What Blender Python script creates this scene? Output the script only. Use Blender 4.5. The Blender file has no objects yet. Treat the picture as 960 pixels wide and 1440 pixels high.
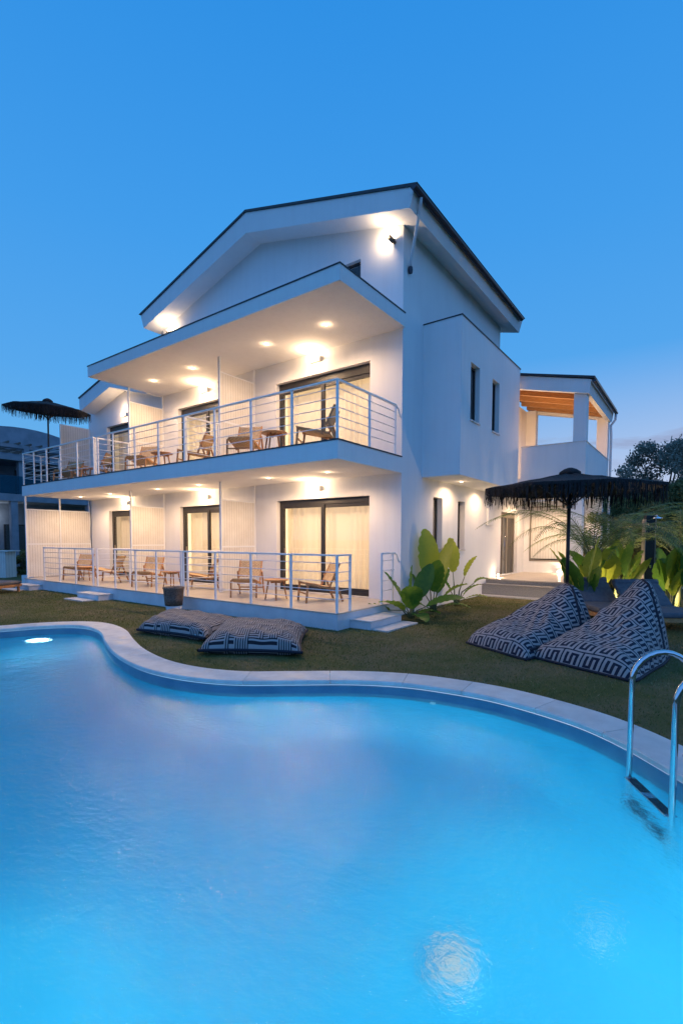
import bpy, math, random
import numpy as np
from mathutils import Vector, Matrix
random.seed(7); rng = np.random.default_rng(7)
R = math.radians
sc = bpy.context.scene
col = sc.collection

# ------------------------------------------------------------------ camera
CAM = Vector((5.4945, -7.3855, 1.73)); YAW, PITCH, ROLL, F, CY = 36.1921, -3.1072, 0.1468, 688.35, 796.25
_a, _b, _r = R(YAW), R(PITCH), R(ROLL)
fw = Vector((-math.sin(_a)*math.cos(_b), math.cos(_a)*math.cos(_b), math.sin(_b)))
rt0 = Vector((math.cos(_a), math.sin(_a), 0)); up0 = rt0.cross(fw)
rt = rt0*math.cos(_r) + up0*math.sin(_r); up = -rt0*math.sin(_r) + up0*math.cos(_r)
def ray(x, y): return fw + rt*((x-480)/F) + up*((CY-y)/F)
def PZ(x, y, z=0.0):                       # point of the photo on a horizontal plane
    d = ray(x, y); return CAM + d*((z-CAM.z)/d.z)
def PD(x, d, z=0.0):                       # column x of the photo, horizontal depth d
    r = Vector((math.cos(_a), math.sin(_a), 0)); f = Vector((-math.sin(_a), math.cos(_a), 0))
    p = CAM + f*d + r*((x-480)/F*d*1.0); return Vector((p.x, p.y, z))
cd = bpy.data.cameras.new('camera'); cam = bpy.data.objects.new('camera', cd); col.objects.link(cam)
m = Matrix((rt, up, -fw)).transposed().to_4x4(); m.translation = CAM
cam.matrix_world = m
cd.sensor_fit = 'HORIZONTAL'; cd.sensor_width = 36; cd.lens = F/960*36
cd.shift_y = (CY-720)/960; cd.clip_end = 3000; cd.clip_start = .05
sc.camera = cam

# ------------------------------------------------------------------ materials
class NT:
    def __init__(s, tree): s.t = tree; s.n = tree.nodes; s.l = tree.links
    def node(s, kind, **kw):
        n = s.n.new(kind)
        for k, v in kw.items(): setattr(n, k, v)
        return n
    def put(s, sock, v):
        if hasattr(v, 'is_linked') or isinstance(v, bpy.types.NodeSocket): s.l.new(v, sock)
        elif v is not None: sock.default_value = v
    def m(s, op, a, b=None, c=None):
        n = s.node('ShaderNodeMath', operation=op)
        for i, v in enumerate((a, b, c)):
            if v is not None: s.put(n.inputs[i], v)
        return n.outputs[0]
    def mix(s, f, a, b):
        n = s.node('ShaderNodeMix', data_type='RGBA'); s.put(n.inputs[0], f); s.put(n.inputs[6], a); s.put(n.inputs[7], b); return n.outputs[2]
    def noise(s, vec, scale, detail=4, rough=.55, dist=0):
        n = s.node('ShaderNodeTexNoise'); s.put(n.inputs['Vector'], vec); n.inputs['Scale'].default_value = scale
        n.inputs['Detail'].default_value = detail; n.inputs['Roughness'].default_value = rough; n.inputs['Distortion'].default_value = dist
        return n.outputs['Fac']
    def ramp(s, f, stops):
        n = s.node('ShaderNodeValToRGB'); s.put(n.inputs[0], f); e = n.color_ramp.elements
        while len(e) < len(stops): e.new(.5)
        for i, (p, c) in enumerate(stops): e[i].position = p; e[i].color = c4(c)
        return n.outputs[0]
    def scalev(s, vec, v):
        n = s.node('ShaderNodeMapping'); s.put(n.inputs[0], vec); n.inputs['Scale'].default_value = v; return n.outputs[0]
    def bump(s, h, strength=.3, dist=.01):
        n = s.node('ShaderNodeBump'); s.put(n.inputs['Height'], h); n.inputs['Strength'].default_value = strength; n.inputs['Distance'].default_value = dist
        return n.outputs[0]
def c4(c): return (c, c, c, 1) if isinstance(c, (int, float)) else (tuple(c)+(1,) if len(c) == 3 else tuple(c))
def newmat(name):
    mt = bpy.data.materials.new(name); mt.use_nodes = True; nt = NT(mt.node_tree); nt.n.clear()
    out = nt.node('ShaderNodeOutputMaterial'); return mt, nt, out
def obco(nt): return nt.node('ShaderNodeTexCoord').outputs['Object']
def poco(nt): return nt.node('ShaderNodeNewGeometry').outputs['Position']
def pbr(name, c1, c2=None, scale=3, rough=.6, metal=0, bstr=0, bscale=60, bdist=.004, stretch=(1, 1, 1), spec=.5, world=True, detail=5, lo=.35, hi=.65, transl=0):
    mt, nt, out = newmat(name)
    v = poco(nt) if world else obco(nt)
    if stretch != (1, 1, 1): v = nt.scalev(v, stretch)
    b = nt.node('ShaderNodeBsdfPrincipled'); nt.l.new(b.outputs[0], out.inputs[0])
    if c2 is None: b.inputs['Base Color'].default_value = c4(c1)
    else: nt.put(b.inputs['Base Color'], nt.ramp(nt.noise(v, scale, detail), [(lo, c1), (hi, c2)]))
    b.inputs['Roughness'].default_value = rough; b.inputs['Metallic'].default_value = metal
    b.inputs['Specular IOR Level'].default_value = spec
    if bstr: nt.put(b.inputs['Normal'], nt.bump(nt.noise(v, bscale, 4), bstr, bdist))
    if transl:
        t = nt.node('ShaderNodeBsdfTranslucent'); t.inputs[0].default_value = c4(c2 or c1)
        mx = nt.node('ShaderNodeMixShader'); mx.inputs[0].default_value = transl
        nt.l.new(b.outputs[0], mx.inputs[1]); nt.l.new(t.outputs[0], mx.inputs[2]); nt.l.new(mx.outputs[0], out.inputs[0])
    return mt
def emat(name, c, s):
    mt, nt, out = newmat(name); e = nt.node('ShaderNodeEmission'); e.inputs[0].default_value = c4(c); e.inputs[1].default_value = s
    nt.l.new(e.outputs[0], out.inputs[0]); return mt

M = {}
def plaster():
    mt, nt, out = newmat('white_render'); v = poco(nt)
    b = nt.node('ShaderNodeBsdfPrincipled'); nt.l.new(b.outputs[0], out.inputs[0])
    big = nt.ramp(nt.noise(v, .7, 5), [(.3, (.74, .735, .74)), (.7, (.80, .795, .79))])
    st = nt.noise(nt.scalev(v, (6, 6, .35)), 1.2, 5, .6)
    c = nt.mix(nt.m('MULTIPLY', nt.m('SUBTRACT', st, .45), .6), big, c4((.60, .59, .58)))
    nt.put(b.inputs['Base Color'], c); b.inputs['Roughness'].default_value = .85; b.inputs['Specular IOR Level'].default_value = .25
    h = nt.m('ADD', nt.m('MULTIPLY', nt.noise(v, 9, 3), .6), nt.noise(v, 140, 3))
    nt.put(b.inputs['Normal'], nt.bump(h, .25, .004)); return mt
M['wall'] = plaster()
M['plinth'] = pbr('painted_concrete', (.60, .60, .62), (.70, .70, .71), 2.5, .8, bstr=.3, bscale=70)
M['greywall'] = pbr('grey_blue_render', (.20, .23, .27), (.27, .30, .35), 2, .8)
M['darktimber'] = pbr('dark_slats', (.10, .07, .05), rough=.7)
M['drip'] = pbr('dark_metal_flashing', (.03, .035, .045), rough=.4, metal=.6)
M['roof'] = pbr('dark_roof_tile', (.02, .025, .035), (.035, .04, .05), 6, .55, bstr=.4, bscale=20)
M['gutter'] = pbr('grey_gutter', (.035, .04, .055), rough=.3, metal=.5)
M['pipe'] = pbr('pale_pipe', (.66, .66, .68), rough=.5)
M['rail'] = pbr('white_metal_rail', (.82, .82, .82), rough=.35, bstr=.1, bscale=200)
M['frame'] = pbr('anthracite_frame', (.022, .02, .02), (.03, .028, .027), 8, .4)
M['alu'] = pbr('champagne_aluminium', (.33, .29, .24), rough=.35, metal=.7)
M['dark'] = pbr('unlit_room_black', (.01, .01, .012), rough=.9)
M['lampbody'] = pbr('white_lamp_body', (.75, .74, .72), rough=.4)
M['darklamp'] = pbr('bronze_lamp_body', (.12, .10, .08), rough=.4, metal=.6)
M['glow'] = emat('warm_lamp_glow', (1, .80, .55), 14)
M['glow2'] = emat('warm_lamp_face', (1, .80, .55), 9)
M['coolglow'] = emat('cool_lamp_glow', (.8, .9, 1), 12)
M['poolglow'] = emat('pool_lamp_glow', (.75, .95, 1), 2)
M['steel'] = pbr('polished_steel', (.72, .74, .77), (.62, .64, .67), 3, .09, metal=1, bstr=.03, bscale=30)
M['black'] = pbr('black_rubber', (.012, .012, .014), rough=.5, bstr=.3, bscale=200)
M['black_wood'] = pbr('black_pole', (.012, .011, .011), (.02, .018, .017), 9, .5)
M['thatch'] = pbr('black_raffia', (.006, .006, .008), (.016, .015, .018), 12, .85, bstr=.7, bscale=60, bdist=.02)
M['piping'] = pbr('navy_piping', (.008, .010, .022), rough=.8, bstr=.3, bscale=200)
M['grey_fabric'] = pbr('charcoal_cushion', (.10, .10, .115), (.14, .14, .155), 12, .9, bstr=.4, bscale=400, bdist=.002)
M['granite'] = pbr('grey_granite', (.20, .19, .185), (.34, .33, .32), 45, .45, bstr=.15, bscale=90)
M['slab'] = pbr('pale_stone_slab', (.55, .52, .49), (.68, .65, .62), 8, .6, bstr=.3, bscale=40)
M['beam'] = pbr('oiled_timber', (.33, .16, .06), (.45, .24, .10), 5, .5, stretch=(1, 8, 8), bstr=.2)
M['tag'] = pbr('pale_fabric_tag', (.35, .6, .68), rough=.8)
M['bark'] = pbr('bark', (.06, .045, .03), (.13, .10, .07), 12, .9, bstr=.8, bscale=30, bdist=.02)
M['plantstem'] = pbr('plant_stem', (.10, .13, .05), (.16, .17, .07), 9, .6)
M['panelwhite'] = pbr('white_bar_panel', (.72, .70, .67), rough=.6, bstr=.2)
M['soil'] = pbr('soil', (.03, .024, .018), (.06, .045, .03), 12, .95, bstr=.8, bscale=30, bdist=.03)

def wood():
    mt, nt, out = newmat('teak_wood'); v = nt.scalev(obco(nt), (9, 9, 9))
    b = nt.node('ShaderNodeBsdfPrincipled'); nt.l.new(b.outputs[0], out.inputs[0])
    nt.put(b.inputs['Base Color'], nt.ramp(nt.noise(v, 2.2, 6, .6, 1.2), [(.3, (.32, .135, .045)), (.55, (.50, .24, .09)), (.75, (.60, .31, .13))]))
    b.inputs['Roughness'].default_value = .45; nt.put(b.inputs['Normal'], nt.bump(nt.noise(v, 8, 3), .2, .002)); return mt
M['teak'] = wood()
def weave(name, c1, c2, f=70):
    mt, nt, out = newmat(name); s = nt.node('ShaderNodeSeparateXYZ'); nt.l.new(obco(nt), s.inputs[0])
    b = nt.node('ShaderNodeBsdfPrincipled'); nt.l.new(b.outputs[0], out.inputs[0])
    X = nt.m('SINE', nt.m('MULTIPLY', s.outputs[0], f)); 
    Y = nt.m('SINE', nt.m('MULTIPLY', nt.m('ADD', s.outputs[1], s.outputs[2]), f*1.6))
    h = nt.m('MULTIPLY', X, Y)
    n = nt.noise(obco(nt), 25, 4)
    nt.put(b.inputs['Base Color'], nt.ramp(nt.m('ADD', nt.m('MULTIPLY', h, .22), n), [(.25, c1), (.7, c2)]))
    b.inputs['Roughness'].default_value = .7; nt.put(b.inputs['Normal'], nt.bump(h, .6, .004)); return mt
M['rope'] = weave('woven_rope', (.36, .22, .10), (.66, .46, .25))
M['wicker'] = weave('dark_wicker', (.06, .045, .04), (.22, .16, .12), 110)

def glass():
    mt, nt, out = newmat('window_glass')
    t = nt.node('ShaderNodeBsdfTransparent'); t.inputs[0].default_value = (.93, .95, .96, 1)
    g = nt.node('ShaderNodeBsdfGlossy'); g.inputs['Roughness'].default_value = .02
    lw = nt.node('ShaderNodeLayerWeight'); lw.inputs[0].default_value = .5
    f = nt.m('ADD', nt.m('MULTIPLY', nt.m('POWER', lw.outputs['Facing'], 4.0), .75), .07)
    mx = nt.node('ShaderNodeMixShader'); nt.l.new(f, mx.inputs[0]); nt.l.new(t.outputs[0], mx.inputs[1]); nt.l.new(g.outputs[0], mx.inputs[2])
    nt.l.new(mx.outputs[0], out.inputs[0]); return mt
M['glass'] = glass()
def blueglass():
    mt, nt, out = newmat('blue_balustrade_glass')
    t = nt.node('ShaderNodeBsdfTransparent'); t.inputs[0].default_value = (.25, .60, .72, 1)
    g = nt.node('ShaderNodeBsdfPrincipled'); g.inputs['Base Color'].default_value = (.02, .12, .18, 1); g.inputs['Roughness'].default_value = .05
    mx = nt.node('ShaderNodeMixShader'); mx.inputs[0].default_value = .4; nt.l.new(t.outputs[0], mx.inputs[1]); nt.l.new(g.outputs[0], mx.inputs[2])
    nt.l.new(mx.outputs[0], out.inputs[0]); return mt
M['blueglass'] = blueglass()
def curtain_mat():
    mt, nt, out = newmat('sheer_curtain')
    d = nt.node('ShaderNodeBsdfDiffuse'); d.inputs[0].default_value = (.80, .74, .66, 1)
    t = nt.node('ShaderNodeBsdfTranslucent'); t.inputs[0].default_value = (.80, .72, .60, 1)
    mx = nt.node('ShaderNodeMixShader'); mx.inputs[0].default_value = .45
    nt.l.new(d.outputs[0], mx.inputs[1]); nt.l.new(t.outputs[0], mx.inputs[2]); nt.l.new(mx.outputs[0], out.inputs[0]); return mt
M['curtain'] = curtain_mat()
def siding(name, axis, period, base=(.70, .66, .60), base2=(.78, .75, .70)):
    mt, nt, out = newmat(name); s = nt.node('ShaderNodeSeparateXYZ'); nt.l.new(poco(nt), s.inputs[0])
    b = nt.node('ShaderNodeBsdfPrincipled'); nt.l.new(b.outputs[0], out.inputs[0])
    fr = nt.m('FRACT', nt.m('DIVIDE', s.outputs[axis], period))
    g = nt.m('LESS_THAN', fr, .10)
    c = nt.ramp(nt.noise(poco(nt), 3, 3), [(.3, base), (.7, base2)])
    nt.put(b.inputs['Base Color'], nt.mix(g, c, c4(tuple(x*.62 for x in base))))
    b.inputs['Roughness'].default_value = .6
    nt.put(b.inputs['Normal'], nt.bump(nt.m('SUBTRACT', 1, g), .8, .008)); return mt
M['siding_y'] = siding('white_slat_panel', 1, .085)
M['siding_x'] = siding('white_slat_panel_front', 0, .085)
M['shutter'] = siding('white_roller_shutter', 0, .10, (.66, .64, .60), (.72, .70, .66))
def tiles(name, c1, c2, size=.6, gap=.012, rough=.35):
    mt, nt, out = newmat(name); s = nt.node('ShaderNodeSeparateXYZ'); nt.l.new(poco(nt), s.inputs[0])
    b = nt.node('ShaderNodeBsdfPrincipled'); nt.l.new(b.outputs[0], out.inputs[0])
    gs = []
    for a in (0, 1):
        fr = nt.m('FRACT', nt.m('DIVIDE', s.outputs[a], size)); gs.append(nt.m('LESS_THAN', fr, gap))
    g = nt.m('MAXIMUM', *gs)
    c = nt.ramp(nt.noise(poco(nt), 2.5, 6), [(.3, c1), (.7, c2)])
    nt.put(b.inputs['Base Color'], nt.mix(g, c, c4(tuple(x*.5 for x in c1)))); b.inputs['Roughness'].default_value = rough
    nt.put(b.inputs['Normal'], nt.bump(nt.m('SUBTRACT', 1, g), .3, .003)); return mt
M['floor'] = tiles('beige_floor_tiles', (.50, .43, .36), (.58, .51, .43))
M['coping'] = pbr('pale_coping_stone', (.58, .55, .52), (.74, .71, .67), 5, .55, bstr=.35, bscale=90, detail=8)

def coping_mat():
    mt, nt, out = newmat('pale_coping_stone'); v = poco(nt); b = nt.node('ShaderNodeBsdfPrincipled'); nt.l.new(b.outputs[0], out.inputs[0])
    isl = nt.node('ShaderNodeNewGeometry').outputs['Random Per Island']
    c = nt.ramp(nt.noise(v, 5, 9, .65), [(.3, (.56, .53, .50)), (.7, (.74, .71, .67))])
    c = nt.mix(nt.m('MULTIPLY', isl, .35), c, c4((.48, .46, .44)))
    wet = nt.ramp(nt.noise(v, 2.2, 6, .6), [(.60, 0), (.66, 1)])
    c = nt.mix(nt.m('MULTIPLY', wet, .22), c, c4((.30, .29, .28)))
    nt.put(b.inputs['Base Color'], c); nt.put(b.inputs['Roughness'], nt.m('SUBTRACT', .6, nt.m('MULTIPLY', wet, .25)))
    nt.put(b.inputs['Normal'], nt.bump(nt.noise(v, 80, 5, .7), .35, .004)); return mt
M['coping'] = coping_mat()
def lawn_mat():
    mt, nt, out = newmat('lawn'); v = poco(nt); b = nt.node('ShaderNodeBsdfPrincipled'); nt.l.new(b.outputs[0], out.inputs[0])
    big = nt.noise(v, .8, 8, .68); fine = nt.noise(v, 60, 5, .7)
    c = nt.mix(nt.ramp(big, [(.42, 0), (.62, 1)]), c4((.12, .14, .04)), c4((.26, .20, .11)))
    nt.put(b.inputs['Base Color'], nt.mix(nt.ramp(fine, [(.35, 0), (.7, 1)]), c, c4((.09, .08, .035))))
    b.inputs['Roughness'].default_value = .95; b.inputs['Specular IOR Level'].default_value = .1
    nt.put(b.inputs['Normal'], nt.bump(fine, .9, .03)); return mt
M['lawn'] = lawn_mat()
def leafmat(name, stops, transl=.35, rough=.45):
    mt, nt, out = newmat(name); b = nt.node('ShaderNodeBsdfPrincipled')
    at = nt.node('ShaderNodeAttribute', attribute_name='tint'); 
    c = nt.ramp(nt.m('ADD', at.outputs['Fac'], nt.m('MULTIPLY', nt.m('SUBTRACT', nt.noise(poco(nt), 14, 4, .7), .5), .55)), stops); nt.put(b.inputs['Base Color'], c); b.inputs['Roughness'].default_value = rough; b.inputs['Specular IOR Level'].default_value = .35
    t = nt.node('ShaderNodeBsdfTranslucent'); nt.put(t.inputs[0], c)
    mx = nt.node('ShaderNodeMixShader'); mx.inputs[0].default_value = transl; nt.l.new(b.outputs[0], mx.inputs[1]); nt.l.new(t.outputs[0], mx.inputs[2]); nt.l.new(mx.outputs[0], out.inputs[0]); return mt
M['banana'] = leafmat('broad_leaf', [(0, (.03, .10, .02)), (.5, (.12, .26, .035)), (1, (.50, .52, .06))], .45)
M['palm'] = leafmat('palm_leaf', [(0, (.06, .12, .03)), (1, (.22, .30, .09))], .3)
M['treeleaf'] = leafmat('tree_leaf', [(0, (.10, .11, .09)), (1, (.28, .27, .22))], .2, .7)
M['bushleaf'] = leafmat('bush_leaf', [(0, (.06, .075, .03)), (.6, (.15, .17, .06)), (1, (.34, .28, .12))], .3, .7)
M['grassblade'] = leafmat('grass_blade', [(0, (.08, .10, .025)), (.55, (.17, .18, .055)), (1, (.38, .30, .17))], .2, .8)

def maze(name, light=(.36, .33, .34), dark=(.010, .012, .030), n=26):
    mt, nt, out = newmat(name); uv = nt.node('ShaderNodeTexCoord').outputs['UV']
    s = nt.node('ShaderNodeSeparateXYZ'); nt.l.new(uv, s.inputs[0]); b = nt.node('ShaderNodeBsdfPrincipled'); nt.l.new(b.outputs[0], out.inputs[0])
    U = nt.m('MULTIPLY', s.outputs[0], n); V = nt.m('MULTIPLY', s.outputs[1], n*.8)
    cb = nt.node('ShaderNodeCombineXYZ'); nt.put(cb.inputs[0], nt.m('FLOOR', U)); nt.put(cb.inputs[1], nt.m('FLOOR', V))
    w = nt.node('ShaderNodeTexWhiteNoise'); nt.l.new(cb.outputs[0], w.inputs['Vector'])
    pick = nt.m('GREATER_THAN', w.outputs['Value'], .5)
    a = nt.m('LESS_THAN', nt.m('FRACT', nt.m('MULTIPLY', U, 2)), .52); c = nt.m('LESS_THAN', nt.m('FRACT', nt.m('MULTIPLY', V, 2)), .52)
    mx = nt.m('ADD', nt.m('MULTIPLY', pick, a), nt.m('MULTIPLY', nt.m('SUBTRACT', 1, pick), c))
    nt.put(b.inputs['Base Color'], nt.mix(mx, c4(dark), c4(light))); b.inputs['Roughness'].default_value = .9
    nt.put(b.inputs['Normal'], nt.bump(nt.noise(uv, 300, 2), .3, .002)); return mt
M['maze'] = maze('maze_fabric', (.31, .28, .27), (.008, .009, .016), 21)
def meander(name, nu, nv, light=(.38, .33, .315), dark=(.010, .012, .030)):
    mt, nt, out = newmat(name); uv = nt.node('ShaderNodeTexCoord').outputs['UV']
    s = nt.node('ShaderNodeSeparateXYZ'); nt.l.new(uv, s.inputs[0]); b = nt.node('ShaderNodeBsdfPrincipled'); nt.l.new(b.outputs[0], out.inputs[0])
    V = nt.m('MULTIPLY', s.outputs[1], nv)
    row = nt.m('FLOOR', V)
    U = nt.m('ADD', nt.m('ADD', nt.m('MULTIPLY', s.outputs[0], nu), nt.m('MULTIPLY', row, .37)), nt.m('MULTIPLY', nt.m('FRACT', V), -.22))
    a = nt.m('FRACT', U); bb = nt.m('FRACT', V)
    def box(x0, x1, y0, y1):
        return nt.m('MINIMUM', nt.m('MINIMUM', nt.m('SUBTRACT', a, x0), nt.m('SUBTRACT', x1, a)), nt.m('MINIMUM', nt.m('SUBTRACT', bb, y0), nt.m('SUBTRACT', y1, bb)))
    def bars(h, cx=(.24, .5, .76), lo=.24, hi=.76):
        r = None
        for q in [(cx[0]-h, cx[0]+h, lo-h, hi+h), (cx[0]-h, cx[1]+h, lo-h, lo+h), (cx[1]-h, cx[1]+h, lo-h, hi+h), (cx[1]-h, cx[2]+h, hi-h, hi+h), (cx[2]-h, cx[2]+h, lo-h, hi+h)]:
            v = box(*q); r = v if r is None else nt.m('MAXIMUM', r, v)
        return r
    ink = nt.m('GREATER_THAN', bars(.07), 0)
    edge = nt.m('LESS_THAN', box(0, 1, 0, 1), .04)
    mx = nt.m('MAXIMUM', ink, edge)
    fade = nt.noise(uv, 14, 3)
    lt = nt.ramp(fade, [(.3, tuple(x*.8 for x in light)), (.7, light)])
    nt.put(b.inputs['Base Color'], nt.mix(mx, lt, c4(dark))); b.inputs['Roughness'].default_value = .9
    nt.put(b.inputs['Normal'], nt.bump(nt.noise(uv, 400, 2), .35, .002)); return mt
M['meander'] = meander('meander_fabric', 3.6, 4.1)

def water_mat():
    mt, nt, out = newmat('pool_water'); v = poco(nt)
    h1 = nt.noise(nt.scalev(v, (1, 1.4, 1)), 17, 4, .65); h2 = nt.noise(v, 2.4, 3, .6)
    nb = nt.bump(nt.m('ADD', h1, nt.m('MULTIPLY', h2, 2.6)), .42, .026)
    rf = nt.node('ShaderNodeBsdfRefraction'); rf.inputs['IOR'].default_value = 1.33; rf.inputs['Roughness'].default_value = .22; rf.inputs[0].default_value = (.86, .97, 1, 1)
    gl = nt.node('ShaderNodeBsdfGlossy'); gl.inputs['Roughness'].default_value = .06; gl.inputs[0].default_value = (1, 1, 1, 1)
    for n in (rf, gl): nt.put(n.inputs['Normal'], nb)
    fr = nt.node('ShaderNodeFresnel'); fr.inputs[0].default_value = 1.42; nt.put(fr.inputs['Normal'], nb)
    mx = nt.node('ShaderNodeMixShader'); nt.l.new(fr.outputs[0], mx.inputs[0]); nt.l.new(rf.outputs[0], mx.inputs[1]); nt.l.new(gl.outputs[0], mx.inputs[2])
    nt.l.new(mx.outputs[0], out.inputs[0]); return mt
M['water'] = water_mat()
M['basin'] = pbr('blue_pool_plaster', (.045, .50, .69), (.10, .60, .77), .35, .7)
M['tileband'] = pbr('waterline_band', (.09, .20, .29), (.13, .25, .34), 3, .35)

# ------------------------------------------------------------------ mesh helpers
class MB:
    def __init__(s): s.v = []; s.f = []; s.uv = []; s.t = []
    def add(s, vs, fs, uvs=None, tint=None):
        o = len(s.v); s.v += [tuple(p) for p in vs]; s.f += [tuple(i+o for i in f) for f in fs]
        s.uv += list(uvs) if uvs else [(0, 0)]*len(vs); s.t += [tint if tint is not None else 0.5]*len(vs); return s
    def box(s, x0, x1, y0, y1, z0, z1, mat=None):
        vs = [Vector((x, y, z)) for z in (z0, z1) for y in (y0, y1) for x in (x0, x1)]
        if mat: vs = [mat @ p for p in vs]
        return s.add(vs, [(0, 2, 3, 1), (4, 5, 7, 6), (0, 1, 5, 4), (2, 6, 7, 3), (0, 4, 6, 2), (1, 3, 7, 5)])
    def bar(s, p, q, w, h=None, roll=None):
        p, q = Vector(p), Vector(q); h = h or w; d = (q-p).normalized()
        side = d.cross(Vector((0, 0, 1))) if abs(d.z) < .98 else Vector((1, 0, 0)); side.normalize(); u = side.cross(d).normalized()
        vs = [a+side*(i*w/2)+u*(j*h/2) for a in (p, q) for i, j in ((-1, -1), (1, -1), (1, 1), (-1, 1))]
        return s.add(vs, [(0, 3, 2, 1), (4, 5, 6, 7), (0, 1, 5, 4), (1, 2, 6, 5), (2, 3, 7, 6), (3, 0, 4, 7)])
    def tube(s, pts, r, n=10, cap=True, tint=None):
        pts = [Vector(p) for p in pts]; rs = r if isinstance(r, (list, tuple)) else [r]*len(pts); vs = []; fs = []
        prev = None
        for i, p in enumerate(pts):
            d = (pts[min(i+1, len(pts)-1)]-pts[max(i-1, 0)]).normalized()
            if prev is None: a = d.orthogonal().normalized()
            else: a = (prev-d*prev.dot(d)).normalized()
            prev = a; b = d.cross(a)
            vs += [p+(a*math.cos(2*math.pi*k/n)+b*math.sin(2*math.pi*k/n))*rs[i] for k in range(n)]
        for i in range(len(pts)-1):
            for k in range(n): fs.append((i*n+k, i*n+(k+1) % n, (i+1)*n+(k+1) % n, (i+1)*n+k))
        if cap: fs += [tuple(reversed(range(n))), tuple(range((len(pts)-1)*n, len(pts)*n))]
        return s.add(vs, fs, tint=tint)
    def lathe(s, c, prof, n=24):
        vs = [(c[0]+r*math.cos(2*math.pi*k/n), c[1]+r*math.sin(2*math.pi*k/n), c[2]+z) for r, z in prof for k in range(n)]
        fs = [(i*n+k, i*n+(k+1) % n, (i+1)*n+(k+1) % n, (i+1)*n+k) for i in range(len(prof)-1) for k in range(n)]
        fs += [tuple(reversed(range(n))), tuple(range((len(prof)-1)*n, len(prof)*n))]
        return s.add(vs, fs)
    def prism(s, poly, ax, a0, a1):      # poly in the two other axes
        def P(u, v, w): return {0: (w, u, v), 1: (u, w, v), 2: (u, v, w)}[ax]
        n = len(poly); vs = [P(u, v, a0) for u, v in poly]+[P(u, v, a1) for u, v in poly]
        fs = [tuple(range(n)), tuple(reversed(range(n, 2*n)))]+[(i, i+n, (i+1) % n+n, (i+1) % n) for i in range(n)]
        return s.add(vs, fs)
    def build(s, name, mat, parent=None, smooth=False, bevel=0, tint=False, uv=False, sub=0):
        me = bpy.data.meshes.new(name); me.from_pydata(s.v, [], s.f); me.update()
        if uv:
            l = me.uv_layers.new(name='UVMap'); arr = np.array(s.uv, dtype=np.float32)
            idx = np.zeros(len(me.loops), dtype=np.int32); me.loops.foreach_get('vertex_index', idx); l.data.foreach_set('uv', arr[idx].ravel())
        if tint:
            at = me.attributes.new('tint', 'FLOAT', 'POINT'); at.data.foreach_set('value', np.array(s.t, dtype=np.float32))
        me.materials.append(M[mat] if isinstance(mat, str) else mat)
        if smooth: me.polygons.foreach_set('use_smooth', [True]*len(me.polygons))
        import bmesh
        bm = bmesh.new(); bm.from_mesh(me); bmesh.ops.recalc_face_normals(bm, faces=bm.faces) if not tint else None; bm.to_mesh(me); bm.free()
        o = bpy.data.objects.new(name, me); col.objects.link(o)
        if parent: o.parent = parent
        if bevel:
            b = o.modifiers.new('bevel', 'BEVEL'); b.width = bevel; b.segments = 2; b.limit_method = 'ANGLE'; b.angle_limit = R(40)
        if sub:
            b = o.modifiers.new('sub', 'SUBSURF'); b.levels = sub; b.render_levels = sub
        return o
def tag(o, label=None, cat=None, group=None, kind=None):
    for k, v in (('label', label), ('category', cat), ('group', group), ('kind', kind)):
        if v: o[k] = v
    return o
def thing(name, label, cat, loc=(0, 0, 0), rz=0, group=None):
    o = bpy.data.objects.new(name, None); col.objects.link(o); o.location = loc; o.rotation_euler = (0, 0, rz); o.empty_display_size = .2
    return tag(o, label, cat, group)
def copy_tree(o, parent=None):
    c = o.copy(); col.objects.link(c)
    if parent: c.parent = parent
    for ch in [x for x in bpy.data.objects if x.parent == o]: copy_tree(ch, c)
    return c
def dup(o, loc, rz, label):
    c = copy_tree(o); c.location = loc; c.rotation_euler = (0, 0, rz); c['label'] = label; return c
def B(name, mat, parent, *a, **k): return MB().box(*a).build(name, mat, parent, **k)
def light(kind, loc, power, colr=(1, .72, .44), size=.05, rot=None, **kw):
    d = bpy.data.lights.new('lamp_light', kind); d.energy = power; d.color = colr
    if kind in ('POINT', 'SPOT'): d.shadow_soft_size = size
    for k, v in kw.items(): setattr(d, k, v)
    o = bpy.data.objects.new('lamp_light', d); col.objects.link(o); o.location = loc
    if rot: o.rotation_euler = rot
    return o

# ------------------------------------------------------------------ world
w = bpy.data.worlds.new('World'); sc.world = w; w.use_nodes = True; nt = NT(w.node_tree); nt.n.clear()
out = nt.node('ShaderNodeOutputWorld'); bg = nt.node('ShaderNodeBackground'); nt.l.new(bg.outputs[0], out.inputs[0])
SUNROT = R(300)
sky = nt.node('ShaderNodeTexSky', sky_type='NISHITA'); sky.sun_disc = False; sky.sun_elevation = R(-4); sky.sun_rotation = R(30); sky.altitude = 50; sky.air_density = 1.2; sky.ozone_density = 3
tc = nt.node('ShaderNodeTexCoord').outputs['Generated']; sp = nt.node('ShaderNodeSeparateXYZ'); nt.l.new(tc, sp.inputs[0])
z = sp.outputs[2]
# twilight gradient by elevation (sine), deepest blue overhead
grad = nt.ramp(z, [(0.0, (.25, .50, .78)), (.10, (.16, .46, .83)), (.28, (.095, .39, .85)), (.50, (.055, .335, .83)), (.72, (.030, .28, .78)), (1.0, (.07, .26, .56))])
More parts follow.
